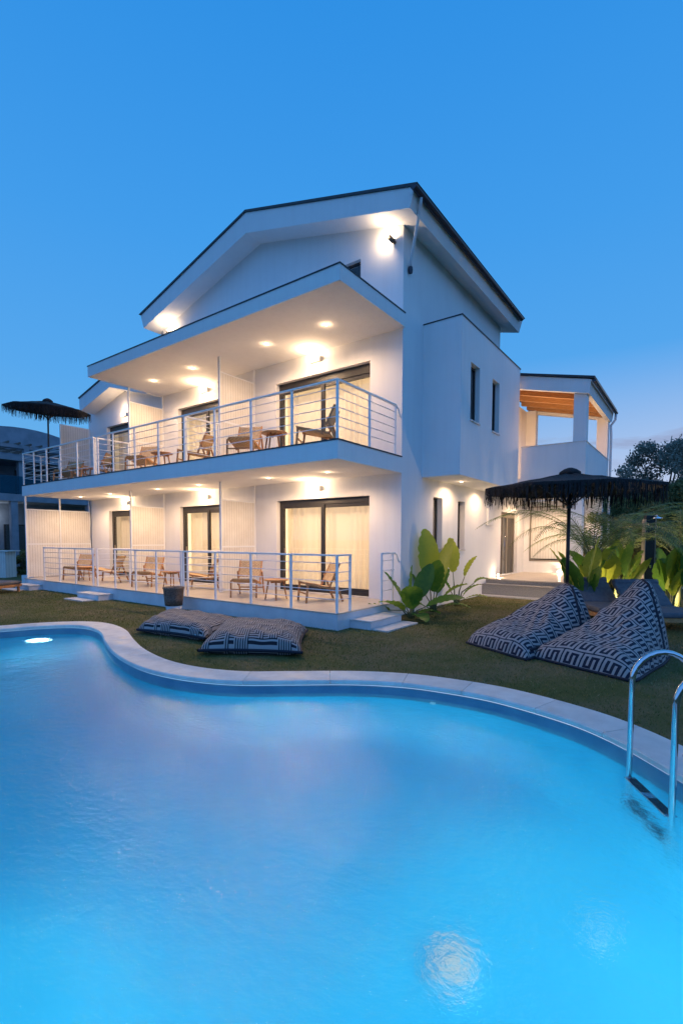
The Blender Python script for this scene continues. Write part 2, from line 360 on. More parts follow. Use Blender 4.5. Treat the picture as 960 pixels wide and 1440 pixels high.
# afterglow towards +Y / +X side of the horizon
dirn = Vector((.25, .97, 0)).normalized()
dt = nt.m('ADD', nt.m('MULTIPLY', sp.outputs[0], dirn.x), nt.m('MULTIPLY', sp.outputs[1], dirn.y))
az = nt.ramp(dt, [(.45, 0), (1.0, 1)])
backd = Vector((.45, -.89, 0))
bt = nt.m('ADD', nt.m('MULTIPLY', sp.outputs[0], backd.x), nt.m('MULTIPLY', sp.outputs[1], backd.y))
grad = nt.mix(nt.ramp(bt, [(.0, 0), (.55, 1)]), grad, c4((.15, .43, 1.06)))
low = nt.ramp(z, [(0.0, 1), (.10, .85), (.32, 0)])
glow = nt.m('MULTIPLY', az, low)
c = nt.mix(nt.m('MULTIPLY', glow, .8), grad, c4((.70, .68, .84)))
cl = nt.noise(nt.scalev(tc, (5, 5, 26)), 1.0, 6, .6, .4)
band = nt.ramp(z, [(.10, 0), (.17, 1), (.22, 0)])
cm = nt.m('MULTIPLY', nt.m('MULTIPLY', nt.ramp(cl, [(.52, 0), (.62, 1)]), band), az)
c = nt.mix(nt.m('MULTIPLY', cm, .8), c, c4((.30, .36, .56)))
add = nt.node('ShaderNodeMix', data_type='RGBA', blend_type='ADD'); add.inputs[0].default_value = .03
nt.l.new(c, add.inputs[6]); nt.l.new(sky.outputs[0], add.inputs[7])
nt.l.new(add.outputs[2], bg.inputs[0]); bg.inputs[1].default_value = 1.0
# faint afterglow, almost without shadow
s = light('SUN', (0, 0, 20), .03, (1, .8, .7), rot=(R(75), 0, R(160))); s.data.angle = R(40); s.name = 'twilight_sun'

sc.view_settings.view_transform = 'Standard'; sc.view_settings.look = 'None'; sc.view_settings.gamma = 1; sc.view_settings.exposure = 0
sc.render.engine = 'CYCLES'
sc.cycles.use_denoising = True
sc.cycles.max_bounces = 7; sc.cycles.diffuse_bounces = 5; sc.cycles.glossy_bounces = 4; sc.cycles.transmission_bounces = 5; sc.cycles.transparent_max_bounces = 12
sc.cycles.sample_clamp_indirect = 4; sc.cycles.blur_glossy = .5

# ------------------------------------------------------------------ pool
outer_pts = [(-6.25, -5.2), (-5.95, -4.4), (-5.55, -3.7), (-5.22, -2.95), (-4.72, -2.42), (-4.09, -2.24), (-3.2, -2.40), (-2.25, -2.80), (-1.4, -3.12), (-.55, -3.31), (.15, -3.30), (.77, -3.10), (1.28, -2.72), (1.94, -2.22), (2.55, -1.92), (3.1, -1.80), (3.75, -1.77), (4.45, -1.92), (5.0, -2.16), (5.55, -2.62), (6.15, -3.35), (6.6, -4.5), (6.5, -5.8), (5.6, -6.75), (3.5, -7.5), (0, -8.1), (-3.5, -7.8), (-5.7, -6.7)]
def spline(pts, k=10):
    n = len(pts); o = []
    for i in range(n):
        p0, p1, p2, p3 = [Vector((*pts[(i+j-1) % n], 0)) for j in range(4)]
        for t in [q/k for q in range(k)]:
            o.append(.5*((2*p1)+(p2-p0)*t+(2*p0-5*p1+4*p2-p3)*t*t+(3*p1-p0-3*p2+p3)*t**3))
    return o
loop = spline(outer_pts)
def offset(lp, d):
    n = len(lp); o = []
    for i in range(n):
        t = (lp[(i+1) % n]-lp[i-1]).normalized(); nrm = Vector((t.y, -t.x, 0)); o.append(lp[i]+nrm*d)
    return o
inner = offset(loop, .42); edge = offset(loop, .44)
WZ = -.14
n = len(loop)
# coping stones as one ring with open joints
mb = MB(); k = 0; seg = 14
while k < n:
    e = min(k+seg, n); idx = list(range(k, e+1)); vs = []
    for q, i in enumerate(idx):
        i2 = i % n; a = loop[i2].copy(); b_ = edge[i2].copy()
        if q == 0: tdir = (loop[(i2+1) % n]-loop[i2]).normalized()*.0035; a += tdir; b_ += tdir
        if q == len(idx)-1: tdir = (loop[i2]-loop[i2-1]).normalized()*.0035; a -= tdir; b_ -= tdir
        d = (b_-a).normalized()
        vs += [(a.x, a.y, -.03), (a.x, a.y, .022), (a.x+d.x*.008, a.y+d.y*.008, .03), (b_.x-d.x*.012, b_.y-d.y*.012, .03), (b_.x, b_.y, .018), (b_.x, b_.y, -.02)]
    fs = []
    for q in range(len(idx)-1):
        for j in range(6): fs.append((q*6+j, q*6+(j+1) % 6, (q+1)*6+(j+1) % 6, (q+1)*6+j))
    fs += [tuple(range(6)), tuple(reversed(range(len(vs)-6, len(vs))))]
    mb.add(vs, fs); k = e
tag(mb.build('pool_coping', 'coping'), kind='structure')
# basin: waterline band, walls and floor
def ring(lp, z0, z1):
    vs = [(p.x, p.y, z0) for p in lp]+[(p.x, p.y, z1) for p in lp]; nn = len(lp)
    return vs, [(i, (i+1) % nn, (i+1) % nn+nn, i+nn) for i in range(nn)]
tag(MB().add(*ring(inner, -.035, WZ-.10)).build('pool_waterline_band', 'tileband', smooth=True), kind='structure')
fl = offset(loop, .62)
vs = [(p.x, p.y, WZ-.10) for p in inner]+[(p.x, p.y, -1.15) for p in inner]+[(p.x, p.y, -1.35) for p in fl]
fs = [(i+a*n, (i+1) % n+a*n, (i+1) % n+(a+1)*n, i+(a+1)*n) for a in (0, 1) for i in range(n)]+[tuple(range(2*n, 3*n))]
tag(MB().add(vs, fs).build('pool_basin', 'basin', smooth=False), kind='structure')
win = offset(loop, .425)
wo = tag(MB().add([(p.x, p.y, WZ) for p in win], [tuple(range(n))]).build('pool_water', 'water'), kind='structure')
if wo.data.polygons[0].normal.z < 0: wo.data.polygons[0].flip()
# joint backing below the coping
tag(MB().add([(p.x, p.y, -.028) for p in loop]+[(p.x, p.y, -.028) for p in inner], [(i, (i+1) % n, (i+1) % n+n, i+n) for i in range(n)]).build('coping_bed', 'plinth'), kind='structure')
# lawn with the pool hole
import bmesh
def lawn():
    bm = bmesh.new(); a = [bm.verts.new((p.x, p.y, 0)) for p in loop]
    ea = [bm.edges.new((a[i], a[(i+1) % n])) for i in range(n)]
    S = 60; b = [bm.verts.new(q) for q in ((-S, -S, 0), (S, -S, 0), (S, S, 0), (-S, S, 0))]
    eb = [bm.edges.new((b[i], b[(i+1) % 4])) for i in range(4)]
    bmesh.ops.triangle_fill(bm, edges=ea+eb, use_beauty=True)
    me = bpy.data.meshes.new('lawn'); bm.to_mesh(me); bm.free(); me.materials.append(M['lawn'])
    for p in me.polygons:
        if p.normal.z < 0: p.flip()
    o = bpy.data.objects.new('lawn', me); col.objects.link(o); tag(o, kind='structure')
lawn()
S = 60; T = 1500
tag(MB().add([(-T, -T, -.01), (T, -T, -.01), (T, T, -.01), (-T, T, -.01), (-S, -S, -.01), (S, -S, -.01), (S, S, -.01), (-S, S, -.01)], [(0, 1, 5, 4), (1, 2, 6, 5), (2, 3, 7, 6), (3, 0, 4, 7)]).build('ground', 'lawn'), kind='structure')
# grass blades
def inside(lp, x, y):
    xs = np.array([p.x for p in lp]); ys = np.array([p.y for p in lp]); x2 = np.roll(xs, -1); y2 = np.roll(ys, -1); res = np.zeros(len(x), bool)
    for a, b_, c_, d_ in zip(xs, ys, x2, y2):
        cnd = ((b_ > y) != (d_ > y)) & (x < (c_-a)*(y-b_)/(d_-b_+1e-12)+a); res ^= cnd
    return res
N = 230000
# denser near the camera
px = rng.uniform(-14, 7, N); py = rng.uniform(-4.5, 8, N)
dist = np.hypot(px-CAM.x, py-CAM.y); keep = rng.random(N) < np.clip(9/dist, .25, 1)
ex = offset(loop, -.015); keep &= ~inside(ex, px, py); keep &= ~((px < .03) & (py > -.01)); keep &= ~((px < 3) & (py > 7.3))
px, py = px[keep], py[keep]; N = len(px)
edge_near = inside(offset(loop, -.09), px, py) | ((px < .12) & (py > -.12) & (py < 2.6))
ang = rng.uniform(0, 2*np.pi, N); hgt = rng.uniform(.012, .034, N); wd = rng.uniform(.0016, .0034, N)*(1+np.hypot(px-CAM.x, py-CAM.y)/9); lean = rng.normal(0, .014, (N, 2))
V = np.zeros((N, 3, 3), np.float32)
V[:, 0] = np.stack([px-np.cos(ang)*wd, py-np.sin(ang)*wd, 0*px], 1); V[:, 1] = np.stack([px+np.cos(ang)*wd, py+np.sin(ang)*wd, 0*px], 1)
V[:, 2] = np.stack([px+lean[:, 0], py+lean[:, 1], hgt], 1)
me = bpy.data.meshes.new('grass'); me.vertices.add(3*N); me.vertices.foreach_set('co', V.ravel()); me.loops.add(3*N); me.loops.foreach_set('vertex_index', np.arange(3*N, dtype=np.int32))
me.polygons.add(N); me.polygons.foreach_set('loop_start', np.arange(0, 3*N, 3, dtype=np.int32)); me.update(calc_edges=True)
patch = .5+.2*np.sin(px*1.3+2*np.sin(py*.9))+.2*np.sin(py*1.9+px*.6)+.18*np.sin(px*5.1+3*np.sin(py*3.7))*np.sin(py*4.3+2*np.sin(px*2.9))
V[:, 2, 2] *= (.6+.9*patch)*np.where(edge_near, 1.9, 1.0)
tn = np.clip(.0+.85*patch+rng.normal(0, .22, N), 0, 1); at = me.attributes.new('tint', 'FLOAT', 'POINT'); at.data.foreach_set('value', np.repeat(tn, 3).astype(np.float32))
me.materials.append(M['grassblade']); o = bpy.data.objects.new('grass', me); col.objects.link(o); tag(o, 'short patchy lawn grass around the pool and the house', 'grass', kind='stuff')
# underwater lamps
def pool_lamp(x, y, zz, label, power, r=.09, face=None, c=(.35, .80, 1.0)):
    L = light('POINT', (x, y, zz), power, c, .12); return L

# ------------------------------------------------------------------ villa
D = 2.41; ZT = .33; SB, ST = 3.24, 3.61; CB, CT = 6.44, 6.735; XL = -13.9; XC = -9.05
villa = thing('villa', 'large white two storey villa with lit balconies and gabled roof', 'house', (0, 0, 0))
def holed(name, ax, a, th, u0, u1, z0, z1, holes, mat, parent):   # wall slab at coordinate a (outer face), thickness th away
    us = sorted({u0, u1, *[h[0] for h in holes], *[h[1] for h in holes]}); zs = sorted({z0, z1, *[h[2] for h in holes], *[h[3] for h in holes]})
    mb = MB()
    def P(u, w_, z): return (u, w_, z) if ax == 1 else (w_, u, z)
    b = a+th
    ish = lambda u, z: any(h[0] < u < h[1] and h[2] < z < h[3] for h in holes)
    for i in range(len(us)-1):
        for j in range(len(zs)-1):
            if ish((us[i]+us[i+1])/2, (zs[j]+zs[j+1])/2): continue
            for q in (a, b): mb.add([P(us[i], q, zs[j]), P(us[i+1], q, zs[j]), P(us[i+1], q, zs[j+1]), P(us[i], q, zs[j+1])], [(0, 1, 2, 3)])
    for (p, q, r_, s_) in list(holes)+[(u0, u1, z0, z1)]:
        for (x0, y0, x1, y1) in ((p, r_, q, r_), (q, r_, q, s_), (q, s_, p, s_), (p, s_, p, r_)):
            mb.add([P(x0, a, y0), P(x1, a, y1), P(x1, b, y1), P(x0, b, y0)], [(0, 1, 2, 3)])
    return mb.build(name, mat, parent)
DZ0, DZ1 = .345, 2.78; UZ0, UZ1 = 3.625, 5.91
doors = [(-3.87, -.86), (-8.2, -5.6), (-12.56, -9.95)]
holes = [(a, b, DZ0, DZ1) for a, b in doors]+[(a, b, UZ0, UZ1) for a, b in doors]
holed('front_wall', 1, D, .25, XL, 0, .0, 6.45, holes, 'wall', villa)
holed('front_wall', 1, D, .25, -8.95, 0, 6.45, 8.4, [(-1.72, -1.14, 7.3, 8.30)], 'wall', villa)
MB().prism([(-8.95, 8.4), (0, 8.4), (0, 8.70), (-4.4, 9.80), (-8.95, 8.62)], 1, D, D+.25).build('gable_wall', 'wall', villa)
# side wall with windows and entrance
holed('side_wall', 0, 0, -.25, D+.25, 12.0, 0, 3.24, [(4.05, 4.60, 1.52, 2.82), (5.62, 6.12, 1.45, 2.82), (9.3, 11.2, .52, 2.70)], 'wall', villa)
B('side_wall', 'wall', villa, -.25, 0, D+.25, 8.85, 3.24, 8.66)
B('side_wall', 'wall', villa, -.25, 0, 8.85, 12.3, 3.24, 6.6)
B('rear_wall', 'wall', villa, -8.95, -.25, 8.6, 8.85, 0, 8.6)
B('rear_wall', 'wall', villa, -13.65, -8.95, 8.6, 8.85, 0, 6.6)
B('left_wall', 'wall', villa, XL, XL+.25, D+.25, 8.85, 0, 6.6)
B('left_wall', 'wall', villa, -8.95, -8.7, D+.25, 8.6, 6.75, 8.6)
B('rear_wall', 'wall', villa, -5, -.25, 12.05, 12.3, 0, 6.4)
# left module gable
MB().prism([(-13.9, 6.45), (-8.95, 6.45), (-8.95, 6.47), (-11.2, 7.15), (-13.9, 6.60)], 1, D, D+.25).build('gable_wall', 'wall', villa)
# box projection
bw = holed('box_wall', 0, .97, -.2, 3.4, 7.83, SB, 6.83, [(3.97, 4.56, 4.60, 5.95), (5.46, 6.02, 4.60, 5.95)], 'wall', villa)
B('box_wall', 'wall', villa, 0, .77, 3.4, 3.6, SB, 6.83)
B('box_wall', 'wall', villa, 0, .77, 7.63, 7.83, SB, 6.83)
B('box_soffit', 'wall', villa, 0, .77, 3.6, 7.63, SB, SB+.1)
B('box_roof', 'drip', villa, -.0, .99, 3.385, 7.85, 6.83, 6.855)
# balcony slab, canopy
B('balcony_slab', 'wall', villa, XL, 0, 0, D, SB, ST-.02)
B('balcony_floor', 'floor', villa, XL+.01, -.01, .01, D, ST-.02, ST)
MB().box(XL-.012, .012, -.012, .012, ST-.02, ST+.006).box(-.012, .014, .012, D, ST-.02, ST+.006).box(XL-.012, XL+.012, .012, D, ST-.02, ST+.006).build('drip_edge', 'drip', villa)
B('canopy', 'wall', villa, XC, .06, -.03, D, CB, CT)
MB().box(XC-.015, .075, -.045, .0, CT, CT+.022).box(.04, .075, 0, D, CT, CT+.022).box(XC-.015, XC+.02, 0, D, CT, CT+.022).build('drip_edge', 'drip', villa)
B('terrace', 'plinth', villa, XL, 0, 0, D, -.05, ZT-.025)
B('terrace_floor', 'floor', villa, XL-.01, .012, -.012, D, ZT-.025, ZT)
B('skirting', 'slab', villa, XL, XL+.02, .3, D, ZT, ZT+.09)
# roofs
def roof(poly_s, poly_t, tile, y0, y1, parent):
    MB().prism(poly_s+list(reversed(poly_t)), 1, y0, y1).build('roof_slab', 'wall', parent)
    MB().prism(tile[0]+list(reversed(tile[1])), 1, y0-.03, y1+.03).build('roof_covering', 'roof', parent)
roof([(.45, 8.54), (-4.4, 9.76), (-9.15, 8.50)], [(.56, 8.92), (-4.4, 10.28), (-9.30, 8.93)],
     ([(.56, 8.923), (-4.4, 10.283), (-9.30, 8.933)], [(.63, 8.965), (-4.4, 10.34), (-9.38, 8.975)]), 1.85, 9.35, villa)
roof([(-13.43, 6.50), (-11.3, 7.02), (-8.5, 6.10)][:2]+[(-9.06, 6.42)], [(-13.45, 6.97), (-11.3, 7.50), (-9.06, 6.95)],
     ([(-13.45, 6.973), (-11.3, 7.503), (-9.06, 6.953)], [(-13.50, 7.01), (-11.3, 7.55), (-9.06, 6.99)]), 1.85, 9.2, villa)
# gutter with half-round section and downpipes
gp = [(.60+.075*math.cos(t), 8.86+.075*math.sin(t)) for t in [math.pi+math.pi*i/8 for i in range(9)]]
MB().prism(gp+[(.665, 8.86), (.535, 8.86)][:0], 1, 1.72, 9.1).build('gutter', 'gutter', villa)
MB().tube([(.60, 2.05, 8.80), (.56, 2.10, 8.68), (.06, 2.62, 7.90), (.05, 2.64, 7.83)], .035).build('downpipe', 'pipe', villa, smooth=True)
MB().lathe((.05, 2.64, 7.70), [(.045, 0), (.055, .07), (.05, .13)], 12).build('pipe_end', 'gutter', villa)
# annex: porch, balcony, roof with timbers
B('porch_platform', 'granite', villa, 0, 2.9, 7.95, 12, 0, .47)
B('porch_floor', 'floor', villa, 0.0, 2.9, 7.93, 12, .47, .5)
B('porch_step', 'granite', villa, 0.0, 2.9, 7.60, 7.95, 0, .335)
B('porch_step', 'slab', villa, -.0, 2.9, 7.25, 7.60, 0, .035)
MB().box(0, 2.9, 7.575, 7.96, .335, .36).build('step_nosing', 'granite', villa)
holed('porch_wall', 1, 12.0, .25, 0, 2.66, .0, 3.2, [(.24, 2.1, .96, 2.98)], 'wall', villa)
B('shutter', 'shutter', villa, .26, 2.08, 12.05, 12.08, .98, 2.98)
MB().box(.22, .26, 11.975, 12.05, .93, 3.0).box(2.08, 2.12, 11.975, 12.05, .93, 3.0).box(.26, 2.08, 11.975, 12.05, 2.96, 3.0).box(.26, 2.08, 11.975, 12.05, .93, .98).build('shutter_frame', 'alu', villa)
B('shutter_bottom_bar', 'frame', villa, .262, 2.078, 12.02, 12.048, .985, 1.03)
B('porch_column', 'wall', villa, 2.40, 2.72, 8.12, 8.44, .5, SB)
B('balcony_slab', 'wall', villa, .0, 2.77, 8.1, 12.3, SB, ST)
MB().box(.97, 2.77, 8.1, 8.3, ST, 4.55).box(2.57, 2.77, 8.3, 12.3, ST, 4.55).box(.0, 2.57, 12.1, 12.3, ST, 4.85).build('balcony_parapet', 'wall', villa)
MB().box(.955, 2.785, 8.085, 8.315, 4.55, 4.575).box(2.555, 2.785, 8.315, 12.31, 4.55, 4.575).build('parapet_cap', 'slab', villa)
B('balcony_pillar', 'wall', villa, 2.42, 2.77, 8.12, 8.38, 4.575, 6.0)
B('balcony_pillar', 'wall', villa, 2.42, 2.77, 12.0, 12.3, 4.575, 6.0)
B('balcony_pillar', 'wall', villa, .0, .35, 12.0, 12.3, 4.85, 6.6)
MB().prism([(.0, 6.52), (2.83, 5.86), (2.88, 6.24), (.0, 6.92)], 1, 8.0, 8.14).build('annex_fascia', 'wall', villa)
MB().prism([(.0, 6.58), (2.83, 5.92), (2.88, 6.24), (.0, 6.92)], 1, 12.22, 12.4).build('annex_fascia', 'wall', villa)
MB().prism([(2.70, 5.86), (2.83, 5.86), (2.88, 6.24), (2.75, 6.26)], 1, 8.14, 12.22).build('annex_fascia', 'wall', villa)
MB().prism([(.0, 6.90), (2.75, 6.22), (2.75, 6.25), (.0, 6.93)], 1, 8.14, 12.22).build('timber_ceiling', 'beam', villa)
for yy in (8.6, 9.5, 10.4, 11.3, 12.0):
    MB().prism([(.0, 6.68), (2.70, 6.02), (2.70, 6.215), (.0, 6.895)], 1, yy, yy+.12).build('ceiling_beam', 'beam', villa)
MB().prism([(-.2, 6.96), (2.96, 6.25), (2.98, 6.30), (-.2, 7.03)], 1, 7.94, 12.45).build('roof_covering', 'roof', villa)
gp = [(2.96+.06*math.cos(t), 6.20+.06*math.sin(t)) for t in [math.pi+math.pi*i/8 for i in range(9)]]
MB().prism(gp, 1, 7.95, 12.4).build('gutter', 'gutter', villa)
MB().tube([(2.96, 12.3, 6.15), (2.95, 12.3, 5.95), (2.82, 12.25, 5.75), (2.84, 12.25, 5.4), (2.84, 12.25, .1)], .04).build('downpipe', 'pipe', villa, smooth=True)
MB().box(.0, .07, 7.86, 8.34, 2.20, 2.74).build('meter_box', 'wall', villa, bevel=.01)

def pane_y(par, x0, x1, y, z0, z1):
    return MB().add([(x0, y, z0), (x1, y, z0), (x1, y, z1), (x0, y, z1)], [(0, 1, 2, 3)]).build('pane', 'glass', par)
def pane_x(par, x, y0, y1, z0, z1):
    return MB().add([(x, y0, z0), (x, y1, z0), (x, y1, z1), (x, y0, z1)], [(0, 1, 2, 3)]).build('pane', 'glass', par)
# sliding doors ---------------------------------------------------------------
def sliding(x0, x1, z0, z1, shutterbox=.14):
    y = D+.13; w_ = .075
    f = MB().box(x0, x0+w_*1.6, y, y+.10, z0, z1).box(x1-w_, x1, y, y+.10, z0, z1).box(x0+w_*1.6, x1-w_, y, y+.10, z1-shutterbox, z1).box(x0+w_*1.6, x1-w_, y, y+.10, z0, z0+.09)
    fr = f.build('sliding_door', 'frame', villa, bevel=.004)
    xm = x0+(x1-x0)*.50
    MB().box(xm-.05, xm+.05, y-.012, y+.05, z0+.09, z1-shutterbox).box(x0+w_*1.6, xm-.05, y+.0, y+.05, z1-shutterbox-.07, z1-shutterbox).box(xm+.05, x1-w_, y+.02, y+.07, z1-shutterbox-.09, z1-shutterbox).box(x0+w_*1.6, xm-.05, y+.0, y+.05, z0+.09, z0+.16).box(xm+.05, x1-w_, y+.02, y+.07, z0+.09, z0+.17).build('sash', 'frame', fr)
    pane_y(fr, x0+w_*1.6, xm-.05, y+.02, z0+.16, z1-shutterbox-.07)
    pane_y(fr, xm+.05, x1-w_, y+.04, z0+.17, z1-shutterbox-.09)
    MB().box(x0+.20, x0+.23, y-.05, y-.012, z0+.95, z0+1.15).build('handle', 'alu', fr)
    B('sill', 'slab', fr, x0, x1, D-.03, y, z0-.014, z0+.006)
def curtain(x0, x1, z0, z1, y, label, seed):
    r_ = random.Random(seed); nx = int((x1-x0)/.012); vs = []; ph = 0
    for i in range(nx+1):
        x = x0+(x1-x0)*i/nx; ph += .55+.35*math.sin(i*.07+seed)+r_.uniform(-.1, .1); a = .05*math.sin(ph*.55)*(.6+.4*math.sin(i*.033+seed*2))+.015*math.sin(i*.021+seed)
        vs += [(x, y+a*1.15, z0), (x+.004*math.sin(i*.3), y+a*.9, (z0+z1)/2), (x, y+a*.6, z1)]
    fs = [(3*i+j, 3*i+3+j, 3*i+4+j, 3*i+1+j) for i in range(nx) for j in (0, 1)]
    o = MB().add(vs, fs).build('curtain', 'curtain', smooth=True); tag(o, label, 'curtain', 'curtains behind the balcony doors')
cl_lab = [('ground floor door nearest the house corner', 'door of the middle ground floor unit', 'far left ground floor door'), ('upper balcony door nearest the house corner', 'door of the middle upper balcony', 'door of the far left upper balcony')]
for fl_, (z0, z1) in enumerate(((DZ0, DZ1), (UZ0, UZ1))):
    for i, (a, b) in enumerate(doors):
        sliding(a, b, z0, z1, .14 if fl_ == 0 else .22)
        curtain(a+.02, b-.02, z0+.01, z1-.02, D+.42, 'sheer cream pleated curtain behind the '+cl_lab[fl_][i], i*3+fl_)
        L = light('AREA', ((a+b)/2, D+.95, (z0+z1)/2+.2), (120, 95, 60, 105, 80, 34)[i+3*fl_], (1, .72, .40), rot=(R(90), 0, 0)); L.data.shape = 'RECTANGLE'; L.data.size = b-a; L.data.size_y = z1-z0-.2
# interior closing walls so no room shows the outside
for i in range(2):
    z0 = ZT if i == 0 else ST
    B('room_wall', 'wall', villa, XL+.25, -.25, D+1.9, D+2.0, z0, z0+2.85)
B('room_floor', 'floor', villa, XL+.25, -.25, D+.25, 8.6, ZT-.1, ZT)
B('room_floor', 'wall', villa, XL+.25, -.25, D+.25, 8.6, SB, ST)
B('room_ceiling', 'wall', villa, XL+.25, -.25, D+.25, 8.6, CB, CB+.12)
# side windows
def window_x(x, y0, y1, z0, z1, th, sill=True, cm='curtain', lit=0):
    xa = x-th*.6
    f = MB().box(xa-.05, xa, y0, y0+.05, z0, z1).box(xa-.05, xa, y1-.05, y1, z0, z1).box(xa-.05, xa, y0+.05, y1-.05, z1-.05, z1).box(xa-.05, xa, y0+.05, y1-.05, z0, z0+.05).build('window', 'frame', villa)
    pane_x(f, xa-.025, y0+.05, y1-.05, z0+.05, z1-.05)
    if sill: B('sill', 'slab', f, x-th*.6, x+.03, y0-.02, y1+.02, z0-.03, z0+.004)
    return f
window_x(0, 4.05, 4.60, 1.52, 2.82, .25); window_x(0, 5.62, 6.12, 1.45, 2.82, .25)
window_x(.97, 3.97, 4.56, 4.60, 5.95, .2); window_x(.97, 5.46, 6.02, 4.60, 5.95, .2)
B('blind', 'curtain', villa, -.42, -.40, 3.9, 6.3, 1.3, 2.95)
B('blind', 'curtain', villa, .60, .62, 3.8, 6.2, 4.4, 6.1)
f = MB().box(-1.72, -1.68, D+.1, D+.15, 7.3, 8.3).box(-1.18, -1.14, D+.1, D+.15, 7.3, 8.3).box(-1.68, -1.18, D+.1, D+.15, 8.25, 8.3).box(-1.68, -1.18, D+.1, D+.15, 7.3, 7.35).build('window', 'frame', villa)
pane_y(f, -1.68, -1.18, D+.12, 7.35, 8.25)
B('room_wall', 'dark', villa, -2.6, -.3, D+.5, D+.55, 7.0, 8.5)  # near-black sheet stands in for the unlit room behind the gable window
# entrance door
xa = -.12
f = MB().box(xa-.06, xa, 9.3, 9.38, .52, 2.7).box(xa-.06, xa, 11.12, 11.2, .52, 2.7).box(xa-.06, xa, 9.38, 11.12, 2.52, 2.7).box(xa-.06, xa, 10.30, 10.40, .52, 2.52).box(xa-.06, xa, 9.85, 9.89, .52, 2.52).build('entrance_door', 'alu', villa, bevel=.004)
B('door_leaf', 'frame', f, xa-.05, xa-.02, 10.40, 10.95, .52, 2.52); pane_x(f, xa-.04, 9.38, 9.85, .55, 2.52); pane_x(f, xa-.04, 9.89, 10.30, .55, 2.52)
MB().tube([(xa+.05, 9.93, 1.0), (xa+.05, 9.93, 2.0)], .014).build('handle', 'steel', f, smooth=True)
B('blind', 'curtain', villa, -.46, -.44, 9.2, 11.3, .5, 2.8)
light('AREA', (-.9, 10.2, 1.7), 10, rot=(0, R(-90), 0)).data.size = 1.6
light('AREA', (-1.0, 5.1, 2.2), 6, rot=(0, R(-90), 0)).data.size = 1.6

# downlights -------------------------------------------------------------------
def downlight(x, y, z, p, visible=True):
    r = MB().lathe((x, y, z-.006), [(.055, 0), (.055, .0055)], 16).build('downlight', 'lampbody', villa)
    MB().lathe((x, y, z-.010), [(.038, 0), (.038, .003)], 16).build('bulb', 'glow', r)
    light('POINT', (x, y, z-.07), p*.18, (1, .66, .38), size=.03)
    L = light('SPOT', (x, y, z-.012), p*18, (1, .66, .38), size=.03); L.data.spot_size = R(165); L.data.spot_blend = .6
for x in (-1.28, -3.1, -5.95, -7.78): downlight(x, 1.28, CB, 15)
for x in (-1.28, -3.1, -5.8, -7.75, -10.45, -12.45): downlight(x, 1.33, SB, 13)
for y in (4.75, 6.9): downlight(.45, y, SB, 8)
downlight(1.1, 10.4, SB-.0, 34)
# wall lamps: glowing box sconces
def sconce(x, z, label, p, first=[]):
    t = thing('wall_lamp', label, 'wall lamp', (x, D-.001, z), 0, 'box lamps on the front wall')
    MB().box(-.155, .155, -.105, 0, -.018, .0).box(.145, .155, -.105, 0, 0, .12).box(-.155, -.145, -.105, 0, 0, .12).build('housing', 'lampbody', t)
    MB().box(-.143, .143, -.10, -.01, .002, .115).build('diffuser', 'glow2', t, bevel=.01)
    light('POINT', (x, D-.16, z+.19 if z < 6.15 else z+.17), p*1.1, (1, .68, .40), .04); light('POINT', (x, D-.30, z-.05), p*1.6, (1, .66, .38), .05)
for i, (x, z, pos) in enumerate(((-2.45, 6.20, 'above the upper door nearest the corner'), (-6.78, 6.20, 'above the middle upper balcony door'), (-2.45, 2.98, 'above the ground floor door nearest the corner'), (-6.82, 2.98, 'above the middle ground floor door'), (-11.3, 2.98, 'above the far left ground floor door'), (-11.25, 6.12, 'under the small gable'))):
    sconce(x, z, 'glowing white box lamp on the front wall '+pos, 16 if i < 5 else 9)
# spotlights under the gable
def spot(x, z, label, tgt):
    t = thing('wall_spotlight', label, 'spotlight', (x, D, z), 0, 'spotlights on the gable wall')
    MB().tube([(0, 0, 0), (0, -.10, 0)], .035, 12).build('bracket', 'darklamp', t, smooth=True)
    MB().tube([(0.02, -.10, -.02), (-.08*(1 if x > -4 else -1), -.13, .09)], [.05, .055], 14).build('lamp_head', 'darklamp', t, smooth=True)
    s_ = 1 if x > -4 else -1
    MB().tube([(-.082*s_, -.131, .092), (-.088*s_, -.133, .10)], .045, 14).build('bulb', 'glow', t)
    light('POINT', (x-.16*s_, D-.17, z+.14), 20, (1, .72, .44), .03)
spot(-.22, 8.34, 'bronze spotlight high on the gable by the house corner', None)
spot(-8.55, 8.30, 'spotlight at the low left end of the main gable', None)
light('POINT', (1.2, 9.6, 5.0), 110, (1, .62, .32), .05)

# steps ---------------------------------------------------------------------------
def steps(label, x0, x1, y0, y1, sx0, sx1, sy0, sy1):
    t = thing('garden_steps', label, 'steps', ((x0+x1)/2, (y0+y1)/2, 0), 0, 'steps up to the terrace'); cx, cy = (x0+x1)/2, (y0+y1)/2
    MB().box(x0-cx, x1-cx, y0-cy, y1-cy, 0, .145).build('step_block', 'plinth', t)
    MB().box(x0-cx-.02, x1-cx+.02, y0-cy-.02, y1-cy, .145, .175).build('tread', 'slab', t, bevel=.004)
    MB().box(sx0-cx, sx1-cx, sy0-cy, sy1-cy, -.02, .03).build('ground_slab', 'slab', t, bevel=.006)
steps('white step block with pale slab at the right side of the terrace', .003, .48, .42, 1.60, .50, .86, .42, 1.62)
steps('white step block below the railing gap at the middle of the terrace', -9.2, -8.0, -.42, -.004, -9.2, -8.15, -.80, -.44)
steps('white step block at the far left end of the terrace', -13.6, -12.5, -.42, -.004, -13.7, -12.7, -.80, -.44)

